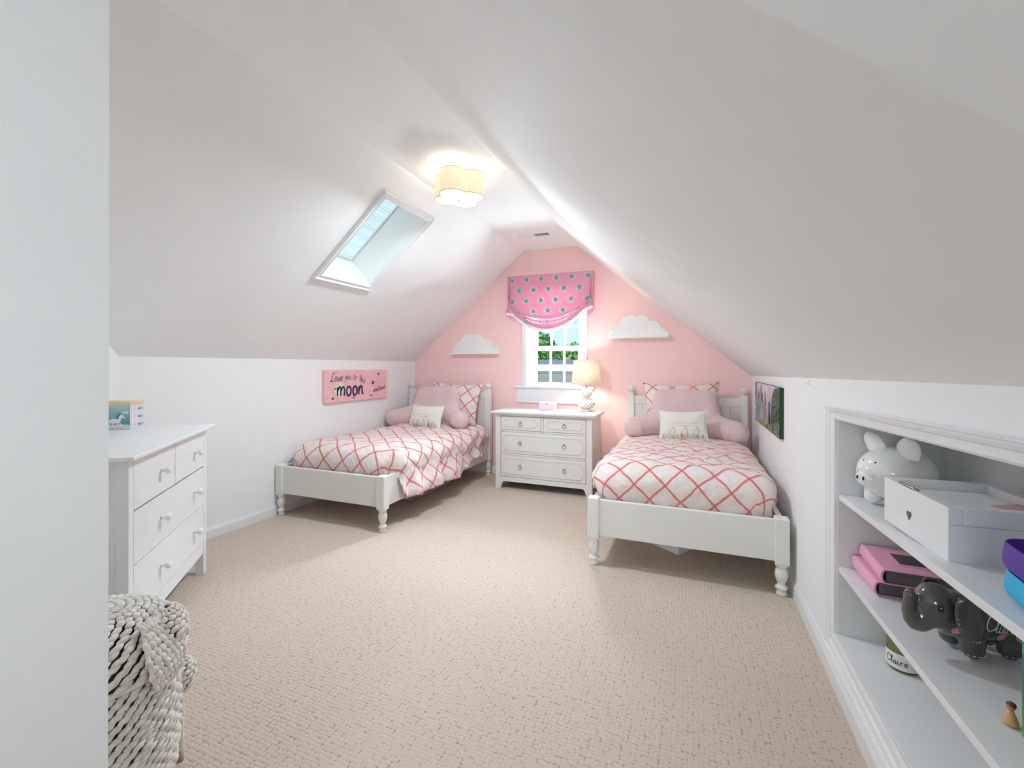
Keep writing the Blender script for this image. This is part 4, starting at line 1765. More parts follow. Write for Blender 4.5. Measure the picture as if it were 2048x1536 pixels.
# local frame: x runs along the front from the near post to the far one, y into the dresser
DWd, DDp, DH = 0.975, 0.49, 0.902
bm = new()
rbox(bm, -0.055, DWd + 0.045, -0.040, DDp + 0.004, 0.884, DH, 0.005, 3)
obj('top', bm, M_furn2, DR)
bm = new()
for x in (0.0, DWd - 0.045):
    rbox(bm, x, x + 0.045, 0.0, 0.045, 0.0, 0.885, 0.003)
    rbox(bm, x, x + 0.045, DDp - 0.045, DDp, 0.0, 0.885, 0.003)
for x in (0.012, DWd - 0.030):
    box(bm, x, x + 0.018, 0.03, DDp - 0.03, 0.115, 0.885)
box(bm, 0.03, DWd - 0.03, DDp - 0.02, DDp - 0.008, 0.115, 0.885)
box(bm, 0.04, DWd - 0.04, 0.004, 0.026, 0.128, 0.196)
box(bm, 0.04, DWd - 0.04, 0.004, 0.03, 0.872, 0.885)
box(bm, 0.04, DWd - 0.04, 0.03, DDp - 0.03, 0.115, 0.128)
obj('body', bm, M_furn2, DR)
bm = new()
box(bm, 0.035, DWd - 0.035, 0.03, DDp - 0.03, 0.15, 0.87)
obj('inside', bm, M_dark, DR)


def dresser_drawer(x0, x1, z0, z1, knobs):
    bm = new()
    rbox(bm, x0, x1, 0.001, 0.026, z0, z1, 0.002)
    d = obj('drawer', bm, M_furn2, DR)
    for kx in knobs:
        kb_ = new()
        lathe(kb_, [(0.010, 0.0), (0.0095, 0.004), (0.0075, 0.012), (0.0085, 0.018), (0.0155, 0.024), (0.0185, 0.031), (0.017, 0.038), (0.010, 0.043), (0.002, 0.0445)], (0, 0, 0), 18, 'y')
        for v in kb_.verts:
            v.co = (v.co.x + kx, 0.001 - v.co.y, v.co.z + (z0 + z1) / 2 + 0.005)
        obj('knob', kb_, M_furn2, d)


dresser_drawer(0.049, 0.486, 0.660, 0.869, [0.315])
dresser_drawer(0.491, DWd - 0.049, 0.660, 0.869, [0.767])
dresser_drawer(0.049, DWd - 0.049, 0.428, 0.650, [0.315, 0.767])
dresser_drawer(0.049, DWd - 0.049, 0.200, 0.422, [0.315, 0.767])

# music box on the dresser
mang = math.atan2(1.646 - 1.548, -3.011 + 2.951)       # its drawer face runs this way
MB = thing('music_box', 'blue and white horse music box with small drawers on top of the white dresser', 'music box', (-2.951, 1.548, 0.902), mang)
# local: x along the drawer face (away), y towards the left along the horse face
bm = new()
rbox(bm, 0.0, 0.118, 0.0, 0.150, 0.0, 0.140, 0.002)
ink = Ink(bm, lambda x, y, l: (-l, 0.150 - x, y))
W_, H_ = 0.150, 0.140
ink.poly([(0.002, 0.004), (W_ - .002, 0.004), (W_ - .002, H_ - .002), (0.002, H_ - .002)], (150, 190, 194))
for k in range(6):
    z = 0.03 + 0.018 * k
    ink.poly([(0.002, z), (W_ - .002, z), (W_ - .002, z + 0.018), (0.002, z + 0.018)], tuple(int(a + (b - a) * k / 5) for a, b in zip((96, 160, 168), (178, 200, 204))))
ink.poly([(0.002, 0.004), (W_ - .002, 0.004), (W_ - .002, 0.026), (0.09, 0.032), (0.04, 0.024), (0.002, 0.030)], (224, 222, 222))
ink.disc(0.126, 0.098, 0.018, (214, 226, 216), 0.008)
# small white horse with slate mane
hx, hz = 0.072, 0.050
wh, sl = (238, 236, 232), (92, 128, 140)
ink.disc(hx, hz, 0.030, wh, 0.014)
ink.poly([(hx + 0.014, hz + 0.002), (hx + 0.028, hz - 0.004), (hx + 0.040, hz + 0.030), (hx + 0.026, hz + 0.034)], wh)
ink.poly([(hx + 0.026, hz + 0.036), (hx + 0.038, hz + 0.036), (hx + 0.053, hz + 0.018), (hx + 0.049, hz + 0.012), (hx + 0.036, hz + 0.022)], wh)
for a, b in ((-0.024, -0.030), (-0.014, -0.012), (0.016, 0.014), (0.024, 0.034)):
    ink.stroke([(hx + a, hz - 0.006), (hx + (a + b) / 2 + 0.002, hz - 0.024), (hx + b, hz - 0.040)], 0.0055, wh)
    ink.disc(hx + b, hz - 0.041, 0.003, (70, 80, 84), n=8)
ink.stroke([(hx - 0.028, hz + 0.004), (hx - 0.044, hz + 0.004), (hx - 0.054, hz - 0.016), (hx - 0.050, hz - 0.03)], 0.011, sl)
ink.stroke([(hx + 0.010, hz + 0.012), (hx + 0.016, hz + 0.030), (hx + 0.028, hz + 0.041)], 0.011, sl)
ink.disc(hx + 0.043, hz + 0.025, 0.0015, (60, 60, 66), n=7)
ob = obj('body', bm, [simple('printed_white_card', (232, 228, 232), 0.45), M_print], MB, fixn=False)
bm = new()
rbox(bm, -0.003, 0.121, -0.003, 0.153, 0.139, 0.160, 0.003)
obj('lid', bm, simple('cream_gold_edge', (222, 204, 160), 0.4), MB)
for k, (z0, z1) in enumerate(((0.006, 0.046), (0.050, 0.092), (0.096, 0.136))):
    bm = new()
    rbox(bm, 0.006, 0.112, -0.003, 0.001, z0, z1, 0.001)
    ink = Ink(bm, lambda x, y, l: (x, -0.003 - l, y))
    ink.disc(0.085, z0 + 0.02, 0.022, (170, 196, 206), 0.010)
    ink.disc(0.03, z0 + 0.024, 0.009, ((214, 190, 196), (226, 206, 178), (206, 212, 220))[k], 0.012)
    d = obj('drawer', bm, [simple('pale_print_card', (226, 224, 234), 0.45), M_print], MB, fixn=False)
    bm = new()
    ball(bm, (0.060, -0.010, (z0 + z1) / 2), 0.0065, 2)
    obj('knob', bm, simple('gold_knob', (196, 162, 84), 0.3, None, 0, metal=0.9), d)

# ---------------------------------------------------------------- woven hamper
def wicker_mat():
    t = NT('whitewashed_water_hyacinth')
    v = t.coord('Object')
    f = t.noise(v, 60.0, 3.0)
    g = t.noise(v, 8.0, 2.0)
    col = t.mix(t.ramp(f, 0.3, 0.7), lin((212, 208, 198)), lin((244, 241, 233)))
    col = t.mix(t.ramp(g, 0.66, 0.80), col, lin((170, 138, 104)))
    st = t.noise(t.coord('Object', (300, 300, 40)), 1.0, 2.0)
    t.principled(col, 0.8, Normal=t.bump(st, 0.3, 0.002), Specular_IOR_Level=0.15)
    return t.m


M_wick = wicker_mat()
M_wdark = simple('dark_weave_gap', (66, 56, 46), 0.9)
HMP = thing('wicker_hamper', 'whitewashed woven animal shaped lidded hamper beside the doorway', 'hamper', (-1.615, 0.757, 0), math.atan2(0.83, 0.55))
LEAF = bmesh.new()
bmesh.ops.create_icosphere(LEAF, subdivisions=1, radius=1.0)
LV = [v.co.copy() for v in LEAF.verts]
LF = [[v.index for v in f.verts] for f in LEAF.faces]
LEAF.free()


def weave(bm, surf, nu, nv, lu, lv, th=0.007, slant=0.5, clip=None, wrap=True, jit=0.12, seed=1):
    """plump strands of a braid laid over surf(u, v) in rows; neighbouring half-rows slant opposite ways"""
    rnd = random.Random(seed)
    for j in range(nv):
        for i in range(nu):
            u, v = (i + 0.5 * (j % 2) + rnd.uniform(-jit, jit)) / nu, (j + 0.5) / nv
            if clip and not clip(u, v):
                continue
            e = 1e-3
            p = Vector(surf(u, v))
            du = Vector(surf(u + e, v)) - p
            dv = Vector(surf(u, v + e)) - p
            if du.length < 1e-9 or dv.length < 1e-9:
                continue
            su, sv = du.length / e, dv.length / e
            tu = du.normalized()
            n = tu.cross(dv).normalized()
            tv = n.cross(tu)
            a = slant + rnd.uniform(-0.15, 0.15)
            A = tu * math.cos(a) + tv * math.sin(a)
            B = n.cross(A)
            ru, rv = su / nu * lu, sv / nv * lv
            q = p + n * (th * 0.2 + rnd.uniform(-.0015, .0015))
            vs = [bm.verts.new(q + A * (c.x * ru) + B * (c.y * rv) + n * (c.z * th)) for c in LV]
            for f in LF:
                bm.faces.new([vs[k] for k in f]).smooth = True


HR, HB = 0.195, 0.385


def body_s(u, v):
    a = 2 * PI * u
    z = 0.012 + HB * v
    r = HR * (0.90 + 0.14 * math.sin(PI * (0.15 + 0.6 * v)))
    return (r * math.cos(a) * 1.0, r * math.sin(a), z)


def lid_s(u, v):
    a = 2 * PI * u
    w = v * PI / 2 * 0.985
    r = (HR * 1.04) * math.cos(w) ** 0.75
    z = 0.392 + 0.158 * math.sin(w) ** 0.9
    fx = max(0, math.cos(a))
    return (r * math.cos(a) + 0.012 * fx * math.cos(w), r * math.sin(a), z)


bm = new()
nsg = 40
sheet(bm, nsg, 14, lambda i, j: [c * 0.985 if k < 2 else c for k, c in enumerate(body_s(i / nsg, j / 13))], wrap=True, mi=1)
weave(bm, body_s, 36, 25, 0.60, 0.68, 0.0085, 0.36, seed=2)
obj('body', bm, [M_wick, M_wdark], HMP, fixn=False)
bm = new()
sheet(bm, nsg, 12, lambda i, j: [c * 0.985 for c in lid_s(i / nsg, j / 11)], wrap=True, mi=1)
weave(bm, lid_s, 32, 15, 0.64, 0.62, 0.0080, 0.40, seed=3)
tube(bm, [lid_s(i / 40, 0.0) for i in range(40)], 0.008, 6, True)
obj('lid', bm, [M_wick, M_wdark], HMP, fixn=False)


def head_s(u, v):
    a = 2 * PI * u
    w = -PI / 2 * 0.9 + PI * 0.9 * v
    return (0.170 + 0.052 * math.cos(w) * math.cos(a), -0.050 + 0.070 * math.cos(w) * math.sin(a), 0.462 + 0.072 * math.sin(w))


bm = new()
sheet(bm, 24, 12, lambda i, j: head_s(i / 24, j / 11), wrap=True, mi=1)
weave(bm, head_s, 14, 12, 0.66, 0.62, 0.007, 0.4, seed=4)
obj('head', bm, [M_wick, M_wdark], HMP, fixn=False)


def ear_s(u, v):
    """hanging ear on the near side; v runs from the hem up to the root"""
    w = 0.062 * math.sin(PI * (0.16 + 0.72 * v)) ** 0.8
    r = 0.212 + 0.026 * math.sin(PI * (0.1 + 0.8 * v)) - 0.05 * v * v
    a = math.radians(-36) + (u - 0.5) * 2 * w / r
    return (r * math.cos(a), r * math.sin(a), 0.350 + 0.180 * v)


bm = new()
sheet(bm, 9, 14, lambda i, j: Vector(ear_s(i / 8, j / 13)) * 0.985, mi=1)
weave(bm, ear_s, 7, 9, 0.66, 0.80, 0.0065, 0.35, wrap=False, seed=5, jit=0.06)
edge = [ear_s(0, v / 12) for v in range(12, -1, -1)] + [ear_s(u / 5, 0) for u in range(1, 5)] + [ear_s(1, v / 12) for v in range(13)]
tube(bm, edge, 0.0055, 7)
obj('ear', bm, [M_wick, M_wdark], HMP, fixn=False)
bm = new()
tube(bm, [(0.203, -0.012, z) for z in (0.02, 0.10, 0.18, 0.26, 0.34, 0.39)], [0.009, 0.0095, 0.0105, 0.009, 0.0105, 0.009], 8)
for z in (0.10, 0.17, 0.24, 0.31):
    tube(bm, [(0.203 + 0.0105 * math.cos(a), -0.012 + 0.0105 * math.sin(a), z) for a in (2 * PI * i / 10 for i in range(10))], 0.0016, 5, True)
obj('stake', bm, M_wick, HMP)


def trunk_s(u, v):
    a = 2 * PI * u
    w = -PI / 2 * 0.9 + PI * 0.9 * v
    return (0.210 + 0.030 * math.cos(w) * math.cos(a), 0.025 + 0.042 * math.cos(w) * math.sin(a), 0.272 + 0.050 * math.sin(w))


bm = new()
sheet(bm, 20, 10, lambda i, j: trunk_s(i / 20, j / 9), wrap=True, mi=1)
weave(bm, trunk_s, 10, 10, 0.66, 0.62, 0.006, 0.4, seed=6)
obj('snout', bm, [M_wick, M_wdark], HMP, fixn=False)

# ---------------------------------------------------------------- things in the bookcase
# white piggy bank, nose towards the bed
def piggy():
    g = thing('piggy_bank', 'white glazed piggy bank with black dot eyes on the upper shelf', 'piggy bank', (0.688, 1.968, z1s(1.955) + 0.001), math.radians(207))
    # local +x is where the snout points
    bm = new()
    ball(bm, (0, 0, 0.122), (0.112, 0.096, 0.093), 4)
    ball(bm, (0.042, 0, 0.121), (0.094, 0.098, 0.090), 3)
    for k in range(5):
        ball(bm, (0.104 + 0.008 * k, 0, 0.106), (0.020, 0.043 - 0.0015 * k, 0.034 - 0.001 * k), 3)
    for sx, sy in ((1, 1), (1, -1), (-1, 1), (-1, -1)):
        ball(bm, (sx * 0.058, sy * 0.048, 0.026), (0.030, 0.028, 0.026), 3)
        ball(bm, (sx * 0.055, sy * 0.046, 0.050), (0.032, 0.030, 0.032), 3)
    o = obj('body', bm, M_ceramic, g, remesh=(0.006, 10))
    for s in (-1, 1):
        bm = new()

        def ear(i, j, s=s):
            u, v = i / 12, j / 10
            w = 0.040 * math.sin(PI * (0.06 + 0.94 * (1 - v)) * 0.62) if v < 1 else 0.0
            wid = 0.044 * (1 - v ** 4.0) ** 0.5 * (0.8 + 0.2 * math.sin(PI * v))
            a = (u - 0.5) * 2
            x = 0.038 + 0.016 * v + 0.016 * (1 - a * a) - 0.01
            return (x, s * (0.056 + 0.016 * v) + a * wid, 0.180 + 0.078 * v)
        sheet(bm, 13, 11, ear)
        obj('ear', bm, M_ceramic, g, solid=0.007, subsurf=1)
        bm = new()
        ball(bm, (0.1175, s * 0.022, 0.163), (0.004, 0.0052, 0.0042), 2)
        obj('eye', bm, M_black, g)
        bm = new()
        ball(bm, (0.1545, s * 0.012, 0.108), (0.0025, 0.0036, 0.0075), 2)
        obj('nostril', bm, M_black, g)
    # painted dots and doodles on the flank
    bm = new()

    tree_ = skin_of(o)

    def skin(a, z, l):
        d = Vector((math.cos(a), math.sin(a), 0))
        h, n, i, t = tree_.ray_cast(Vector((0, 0, z)) + d * 0.4, -d)
        p = h if h is not None else Vector((0, 0, z)) + d * 0.1
        return p + d * (l + 0.0006)
    ink = Ink(bm, skin, 0)
    rnd = random.Random(4)
    for k in range(30):
        a = rnd.uniform(0.2, 1.6)
        ink.disc(a, rnd.uniform(0.045, 0.075), 0.016, (70, 70, 70), 0.0013, 6)
    obj('painted_dots', bm, M_print_gloss, g, fixn=False)
    bm = new()
    ink = Ink(bm, skin, 0)
    for k in range(7):
        a = 0.95 + 0.13 * k
        ink.stroke([(a, 0.112), (a + 0.03, 0.118), (a + 0.05, 0.112), (a + 0.01, 0.106)], 0.012 if k % 2 else 0.009, (40, 40, 40), 3)
    obj('painted_letters', bm, M_print_gloss, g, fixn=False)
    return g


piggy()

# white keepsake box with inset lid, brass clasp and a small heart
def keepsake():
    a = math.atan2(1.731 - 1.406, 0.564 - 0.584)      # along the front, towards the bed
    zb = z1s(1.56) + 0.003
    g = thing('keepsake_box', 'large white keepsake box with metal clasp and heart on the upper shelf', 'box', (0.584, 1.406, zb), a)
    Lg, Dp, H = 0.325, 0.262, 0.134
    # local x along the front, y = towards the room is +y -> flip so that depth runs to -y
    bm = new()
    rbox(bm, 0, Lg, -Dp, -0.004, 0.0, 0.092, 0.002)
    rbox(bm, 0, Lg, -0.006, 0.0, 0.0, H, 0.0015)
    obj('body', bm, M_furn2, g)
    bm = new()
    w = 0.030
    rbox(bm, 0, Lg, -w, -0.004, 0.0925, H, 0.002)
    rbox(bm, 0, Lg, -Dp, -Dp + w, 0.0925, H, 0.002)
    rbox(bm, 0, w, -Dp + w, -w, 0.0925, H, 0.002)
    rbox(bm, Lg - w, Lg, -Dp + w, -w, 0.0925, H, 0.002)
    rbox(bm, w, Lg - w, -Dp + w, -w, 0.0925, H - 0.022, 0.001)
    obj('lid', bm, M_furn2, g)
    bm = new()
    tube(bm, [(0.155, -0.010, H + 0.001), (0.165, -0.004, H + 0.004), (0.20, -0.003, H + 0.005), (0.235, -0.004, H + 0.004), (0.245, -0.010, H + 0.001)], 0.0042, 8)
    rbox(bm, 0.165, 0.235, -0.016, -0.007, H - 0.001, H + 0.003, 0.001)
    obj('clasp', bm, M_chrome, g)
    bm = new()
    hp = []
    for k in range(24):
        t = 2 * PI * k / 24
        hp.append((0.178 + 0.00072 * 16 * math.sin(t) ** 3, 0.060 + 0.00085 * (13 * math.cos(t) - 5 * math.cos(2 * t) - 2 * math.cos(3 * t) - math.cos(4 * t))))
    prism(bm, hp, 'xz', 0.0, 0.0016)
    obj('heart', bm, simple('grey_heart', (96, 96, 96), 0.4), g)
    return g, a, zb


kg, ka, kz = keepsake()
# folded pink card on the box
bm = new()
rbox(bm, -0.05, 0.05, -0.035, 0.035, 0.0, 0.003, 0.001)
ink = Ink(bm, lambda x, y, l: (x, y, 0.003 + l))
ink.poly([(-0.045, -0.03), (0.045, -0.03), (0.045, 0.03), (-0.045, 0.03)], (222, 176, 176))
o = obj('greeting_card', bm, [simple('card_paper', (230, 226, 220), 0.6), M_print], fixn=False)
o.location = (0.775, 1.535, kz + 0.1135)
o.rotation_euler = (0, 0, 0.5)
tag(o, 'pink and white card lying on the lid of the white keepsake box', 'card')


# two pink photo albums in a stack
def album(label, loc, rz):
    g = thing('photo_album', label, 'photo album', loc, rz, 'pink photo albums')
    th = 0.048
    bm = new()
    # covers and rounded spine: local x depth (spine at 0), y length
    out = [(0.006, 0.0), (0.20, 0.0), (0.20, 0.003), (0.010, 0.003)]
    sp = [(0.010 - 0.012 * math.cos(b) - 0.002, th / 2 + th / 2 * math.sin(b)) for b in (-PI / 2 + PI * k / 10 for k in range(11))]
    si = [(0.012 - 0.010 * math.cos(b), th / 2 + (th / 2 - 0.003) * math.sin(b)) for b in (PI / 2 - PI * k / 10 for k in range(11))]
    prism(bm, sp + [(0.20, th), (0.20, th - 0.003)] + si + [(0.20, 0.003), (0.20, 0.0)], 'xz', 0.0, 0.235)
    cv = obj('cover', bm, M_album, g)
    for f in cv.data.polygons:
        f.use_smooth = False
    bm = new()
    rbox(bm, 0.012, 0.196, 0.005, 0.230, 0.0035, th - 0.0035, 0.002)
    obj('pages', bm, M_pages, g)
    return g


def album_mat():
    t = NT('pink_album_cloth')
    v = t.coord('Object', (1, 160, 1))
    f = t.noise(v, 3.0, 2.0)
    col = t.mix(f, lin((226, 150, 180)), lin((246, 192, 214)))
    t.principled(col, 0.5, Normal=t.bump(f, 0.2, 0.002))
    return t.m


def pages_mat():
    t = NT('dark_grey_album_pages')
    v = t.coord('Object', (2, 2, 1200))
    f = t.noise(v, 1.0, 1.0)
    col = t.mix(t.ramp(f, 0.3, 0.7), lin((66, 64, 68)), lin((124, 120, 126)))
    t.principled(col, 0.7)
    return t.m


M_album, M_pages = album_mat(), pages_mat()
za = z2s(1.87) - 0.0
al1 = album('lower pink photo album of the two stacked on the middle shelf', (0.583, 1.862, za + 0.002), math.radians(0))
al2 = copy_tree(al1)
al2.location = (0.598, 1.850, za + 0.0505)
al2.rotation_euler = (0, 0, math.radians(-2))
al2['label'] = 'upper pink photo album with a dark picture window, atop the other album'
bm = new()
rbox(bm, 0.058, 0.150, 0.055, 0.175, 0.0478, 0.0500, 0.0008)
wd = obj('cover_frame', bm, M_album, al2)
bm = new()
rbox(bm, 0.068, 0.140, 0.067, 0.163, 0.0499, 0.0506, 0.0003)
obj('picture_window', bm, simple('dark_photo', (62, 52, 54), 0.2), wd)


# grey elephant money bank
def elephant():
    g = thing('elephant_bank', 'dark grey elephant money bank with white script and pink roses on the middle shelf', 'money bank', (0.664, 1.564, z2s(1.54) + 0.001), math.radians(198))
    g.scale = (0.66, 0.68, 0.85)
    M_eleph = simple('charcoal_glaze', (84, 82, 80), 0.12, None, 0, coat=0.6)
    bm = new()
    # local +x = trunk; camera sees the side at +y
    ball(bm, (-0.085, 0, 0.118), (0.130, 0.088, 0.082), 4)
    ball(bm, (0.020, 0, 0.122), (0.080, 0.070, 0.072), 3)
    ball(bm, (0.078, 0, 0.142), (0.072, 0.066, 0.072), 3)
    for sx in (-0.165, -0.025):
        for sy in (-1, 1):
            for k in range(4):
                ball(bm, (sx, sy * 0.046, 0.034 + 0.020 * k), (0.046, 0.036, 0.034), 2)
    pts = [(0.115, 0, 0.112, 0.046), (0.135, 0, 0.096, 0.040), (0.156, 0, 0.092, 0.032), (0.172, 0, 0.104, 0.027), (0.179, 0, 0.124, 0.024), (0.178, 0, 0.150, 0.021), (0.175, 0, 0.168, 0.020), (0.174, 0, 0.176, 0.023)]
    for a, b in zip(pts, pts[1:]):
        for q in range(4):
            f = q / 4
            p = [a[k] + (b[k] - a[k]) * f for k in range(4)]
            ball(bm, p[:3], p[3], 2)
    body = obj('body', bm, M_eleph, g, remesh=(0.006, 8))
    for s in (-1, 1):
        bm = new()

        def ear(i, j, s=s):
            u, v = i / 12, j / 12
            w = 0.052 * (math.sin(PI * (0.12 + 0.78 * v)) ** 0.7)
            return (0.030 - (u - 0.5) * 2 * w - 0.02 * (1 - v), s * (0.074 + 0.016 * math.sin(PI * u) + 0.012 * (1 - v)), 0.070 + 0.130 * v)
        sheet(bm, 13, 13, ear)
        e = obj('ear', bm, M_eleph, g, solid=0.010, subsurf=1)
        # stitched edge
        bm = new()
        pts_ = [ear(0, j) for j in range(11, -1, -1)] + [ear(i, 0) for i in range(1, 12)] + [ear(12, j) for j in range(12)]
        P = smooth_line([Vector(p) + Vector((0, s * 0.008, 0)) for p in pts_], 2)
        cen = Vector((0.025, s * 0.09, 0.135))
        P = [p.lerp(Vector((cen.x, p.y, cen.z)), 0.14) for p in P]
        for k in range(0, len(P) - 2, 3):
            tube(bm, [P[k], P[k + 1]], 0.0012, 5)
        obj('stitching', bm, M_white, e)
        bm = new()
        ball(bm, (0.106, s * 0.0595, 0.156), 0.0080, 2)
        ey = obj('eye', bm, M_black, g)
        bm = new()
        ball(bm, (0.109, s * 0.0670, 0.159), 0.0024, 1)
        obj('glint', bm, M_white, ey)
    # paint on the visible flank
    bm = new()

    tree_ = skin_of(body)

    def flank(x, z, l):
        h, n, i, t = tree_.ray_cast(Vector((x, 0.4, z)), Vector((0, -1, 0)))
        p = h if h is not None and h.y > 0.02 else Vector((x, 0.06, z))
        return Vector((x, p.y + l + 0.0008, z))
    ink = Ink(bm, lambda a, b, l: flank(-a, b, l), 0)
    ink.write('Claire g', 0.040, 0.104, 0.048, 0.0032, (236, 236, 232), 0.25, 0.05, -0.10)
    obj('painted_script', bm, M_print_gloss, g, fixn=False)
    for (x, z, r), (lx, lz) in zip(((-0.042, 0.088, 0.013), (0.100, 0.084, 0.013), (0.168, 0.084, 0.012)), ((-0.012, 0.078), (0.074, 0.092), (0.142, 0.090))):
        bm = new()
        ink = Ink(bm, lambda a, b, l: flank(-a, b, l), 0)
        ink.disc(lx, lz, 0.014, (44, 104, 44), 0.006, 10, 0.4)
        for rr, c in ((1.0, (232, 164, 176)), (0.72, (222, 136, 156)), (0.45, (240, 186, 194)), (0.22, (206, 110, 136))):
            ink.disc(x + (1 - rr) * 0.003, z, r * rr * 1.25, c, r * rr, 12)
        for k in range(3):
            ink.disc(x + 0.018 + 0.004 * k, z + 0.010 - 0.004 * (k % 2), 0.0015, (222, 216, 236), n=6)
        obj('painted_rose', bm, M_print_gloss, g, fixn=False)
    bm = new()
    for sx in (-0.165, -0.025):
        for k in range(9):
            a0 = -0.2 + (PI + 0.4) * k / 9
            a1 = a0 + 0.18
            tube(bm, [(sx + 0.047 * math.cos(a), 0.046 + 0.037 * math.sin(a), 0.022) for a in (a0, a1)], 0.0012, 5)
    obj('foot_stitching', bm, M_white, g)


elephant()

# jar candle on the bottom deck
cz = z3s(1.96) + 0.001
cj = thing('jar_candle', 'olive glass jar candle with white name label on the bottom of the bookcase', 'candle', (0.690, 1.950, cz))


def jar_glass():
    t = NT('olive_glass')
    tr = t.n('ShaderNodeBsdfTransparent', {'Color': (0.82, 0.85, 0.66, 1)})
    gl = t.n('ShaderNodeBsdfPrincipled', {'Base Color': lin((164, 168, 128)), 'Roughness': 0.08})
    mx = t.n('ShaderNodeMixShader', {0: 0.30, 1: tr, 2: gl})
    t.t.links.new(mx.outputs[0], t.out.inputs[0])
    return t.m


bm = new()
R_ = 0.046
lathe(bm, [(R_ * 0.9, 0.0), (R_, 0.006), (R_, 0.118), (R_ - 0.001, 0.122), (R_ - 0.004, 0.122), (R_ - 0.004, 0.010), (0.002, 0.008)], seg=36)
obj('jar', bm, jar_glass(), cj)
bm = new()
lathe(bm, [(R_ - 0.005, 0.010), (R_ - 0.005, 0.062), (0.002, 0.060)], seg=30)
obj('wax', bm, simple('pale_green_wax', (196, 198, 156), 0.4), cj)
bm = new()
tube(bm, [(0, 0, 0.060), (0.001, 0, 0.070)], 0.0012, 6)
obj('wick', bm, M_dark, cj)
bm = new()
nl = 40
sheet(bm, nl + 1, 2, lambda i, j: ((R_ + 0.0008) * math.cos(PI + 4.6 * (i / nl - 0.5) + 0.6), (R_ + 0.0008) * math.sin(PI + 4.6 * (i / nl - 0.5) + 0.6), 0.010 + 0.052 * j), mi=0)
ink = Ink(bm, lambda x, y, l: ((R_ + 0.0012 + l) * math.cos(4.05 + x / R_), (R_ + 0.0012 + l) * math.sin(4.05 + x / R_), y))
ink.write('Claire', -0.036, 0.026, 0.024, 0.0022, (70, 66, 64), 0.0, 0.12)
obj('label', bm, [simple('white_paper_label', (232, 232, 230), 0.6), M_print], cj, fixn=False)


# felt trays at the near end of the upper shelf
def tray(label, loc, rgb, w, d, h):
    bm = new()
    def ring(k, inset, z):
        pts = []
        r = 0.045 - inset
        for cx, cy, a0 in ((w / 2 - .045, d / 2 - .045, 0), (-w / 2 + .045, d / 2 - .045, 90), (-w / 2 + .045, -d / 2 + .045, 180), (w / 2 - .045, -d / 2 + .045, 270)):
            for q in range(7):
                a = math.radians(a0 + 15 * q)
                pts.append((cx + r * math.cos(a), cy + r * math.sin(a), z))
        return [bm.verts.new(p) for p in pts]
    prof = [(0.016, 0.0), (0.004, 0.006), (0.0, 0.018), (0.001, h * 0.6), (0.004, h - 0.002), (0.006, h), (0.008, h - 0.002), (0.008, 0.02), (0.02, 0.006)]
    rings = [ring(k, i_, z) for k, (i_, z) in enumerate(prof)]
    for a, b in zip(rings, rings[1:]):
        n = len(a)
        for i in range(n):
            f = bm.faces.new((a[i], a[(i + 1) % n], b[(i + 1) % n], b[i]))
            f.smooth = True
    bm.faces.new(rings[0][::-1])
    bm.faces.new(rings[-1])
    o = obj('storage_tray', bm, simple('tray_' + '_'.join(map(str, rgb)), rgb, 0.55, (90, 0.1, 0.002), 0.02), loc=loc)
    o.rotation_euler = (0, 0, -0.12)
    tag(o, label, 'tray', 'stacked storage trays')
    return o


zt = z1s(1.08) + 0.004
tray('turquoise tray under the purple tray at the right edge of the upper shelf', (0.682, 1.072, zt), (36, 178, 226), 0.225, 0.30, 0.052)
tray('purple tray stacked on the turquoise tray at the right picture edge', (0.680, 1.078, zt + 0.0525), (84, 40, 160), 0.225, 0.29, 0.056)

# picture book and small figure at the near end of the middle shelf
zb = z2s(1.2) + 0.002
bkk = thing('picture_book', 'upright green and teal picture book at the right edge of the middle shelf', 'book', (0.636, 1.232, zb), math.radians(0))
bm = new()
rbox(bm, 0.0, 0.16, -0.008, -0.0055, 0.0, 0.205, 0.0006)
rbox(bm, 0.0, 0.16, 0.0055, 0.008, 0.0, 0.205, 0.0006)
rbox(bm, -0.002, 0.002, -0.008, 0.008, 0.0, 0.205, 0.0008)
ink = Ink(bm, lambda x, y, l: (-0.002 - l, -0.008 + x, y))
for k, c in enumerate(((98, 150, 44), (74, 140, 52), (36, 124, 96), (24, 120, 118), (30, 130, 132), (60, 160, 160))):
    ink.poly([(0.0, 0.205 * k / 6), (0.016, 0.205 * k / 6), (0.016, 0.205 * (k + 1) / 6), (0.0, 0.205 * (k + 1) / 6)], c)
obj('cover', bm, [simple('teal_cover', (34, 112, 108), 0.3), M_print_gloss], bkk, fixn=False)
bm = new()
box(bm, 0.003, 0.156, -0.0054, 0.0054, 0.003, 0.202)
obj('pages', bm, M_white, bkk)

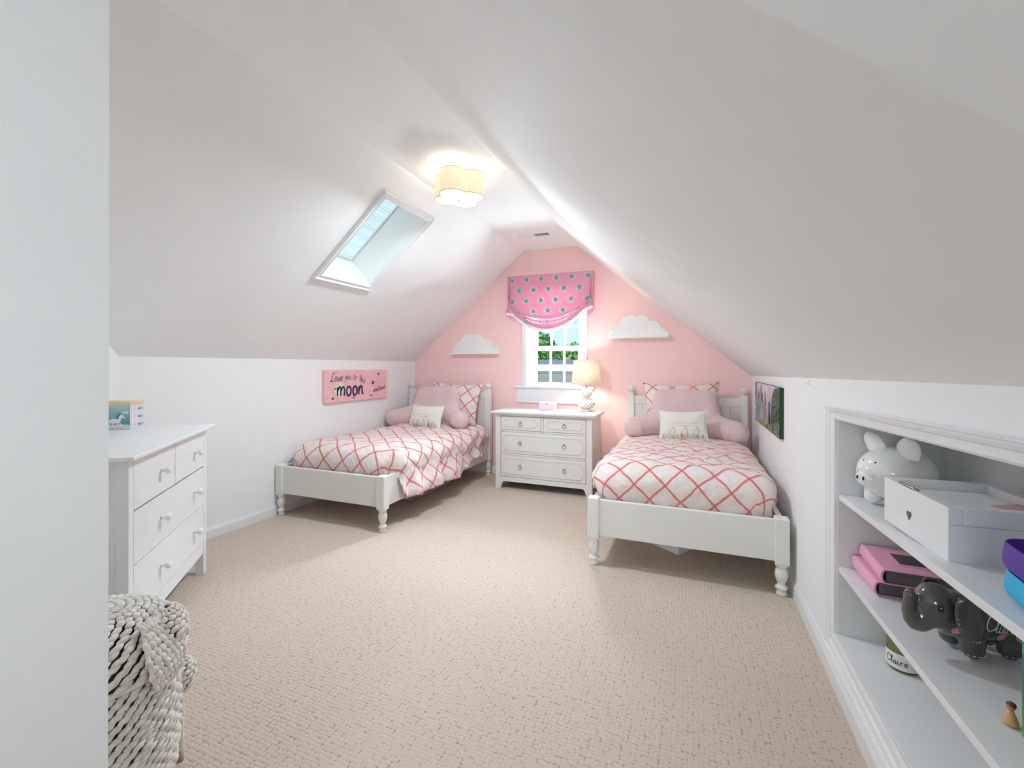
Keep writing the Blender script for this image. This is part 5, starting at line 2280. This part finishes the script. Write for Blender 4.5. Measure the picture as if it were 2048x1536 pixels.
fg = thing('toy_figure', 'small tan and brown toy figure beside the green book on the middle shelf', 'toy', (0.632, 1.272, zb))
fg.scale = (0.62, 0.62, 0.62)
bm = new()
lathe(bm, [(0.020, 0.0), (0.021, 0.004), (0.016, 0.022), (0.009, 0.042), (0.007, 0.048)], seg=20)
obj('robe', bm, simple('tan_robe', (222, 172, 112), 0.5), fg)
bm = new()
ball(bm, (0, 0, 0.058), 0.0125, 2)
hd = obj('head', bm, simple('toy_skin', (196, 140, 104), 0.5), fg)
bm = new()
ball(bm, (0.002, 0.001, 0.063), (0.0135, 0.0135, 0.011), 2)
obj('hair', bm, simple('toy_brown', (104, 62, 40), 0.5), hd)

# ---------------------------------------------------------------- outside the window
bm = new()
box(bm, -30, 20, 5.6, 60, -3.2, -3.0)
o = obj('lawn', bm, M_grass)
o['kind'] = 'structure'
hs = thing('neighbour_house', 'grey sided neighbouring house seen through the lower window sash', 'house', (-3.2, 11.0, -3.0))
bm = new()
box(bm, -3.5, 3.4, 0.0, 5.0, 0.0, 4.26)
obj('wall', bm, M_siding, hs)
bm = new()
prism(bm, [(-0.35, 4.26), (2.5, 4.46), (5.35, 4.26), (5.35, 4.14), (2.5, 4.34), (-0.35, 4.14)], 'yz', -3.8, 3.7)
obj('roof', bm, M_roof, hs)
bm = new()
box(bm, -3.8, 3.7, -0.42, -0.35, 4.14, 4.30)
obj('gutter', bm, M_white, hs)


def tree(label, loc, hgt, rad, seed):
    t = thing('tree', label, 'tree', loc, 0, 'garden trees')
    bm = new()
    tube(bm, [(0, 0, 0), (0.1, 0, hgt * 0.4), (0, 0.1, hgt * 0.8)], [0.22, 0.16, 0.08], 8)
    obj('trunk', bm, M_bark, t)
    bm = new()
    rnd = random.Random(seed)
    for k in range(1500):
        d = Vector((rnd.gauss(0, 1), rnd.gauss(0, 1), rnd.gauss(0, 1))).normalized() * rad * rnd.uniform(0.5, 1.0) ** 0.5
        c = Vector((d.x, d.y, hgt + d.z * 0.75))
        s = rnd.uniform(0.10, 0.26)
        a = Vector((rnd.uniform(-1, 1), rnd.uniform(-1, 1), rnd.uniform(-1, 1))).normalized()
        b = a.orthogonal().normalized()
        quad(bm, [c - a * s, c - b * s * 0.5, c + a * s, c + b * s * 0.5])
    obj('foliage', bm, M_leaf, t, fixn=False)
    return t


tree('taller bushy green garden tree at the left of the window view', (-7.1, 20.0, -3.0), 4.9, 1.35, 2)
tree('lower bushy green garden tree at the right of the window view', (-4.2, 20.0, -3.0), 4.1, 1.3, 6)
tree('small leafy garden tree between the other two, far behind the grey house', (-5.9, 24.5, -3.0), 4.4, 1.5, 4)
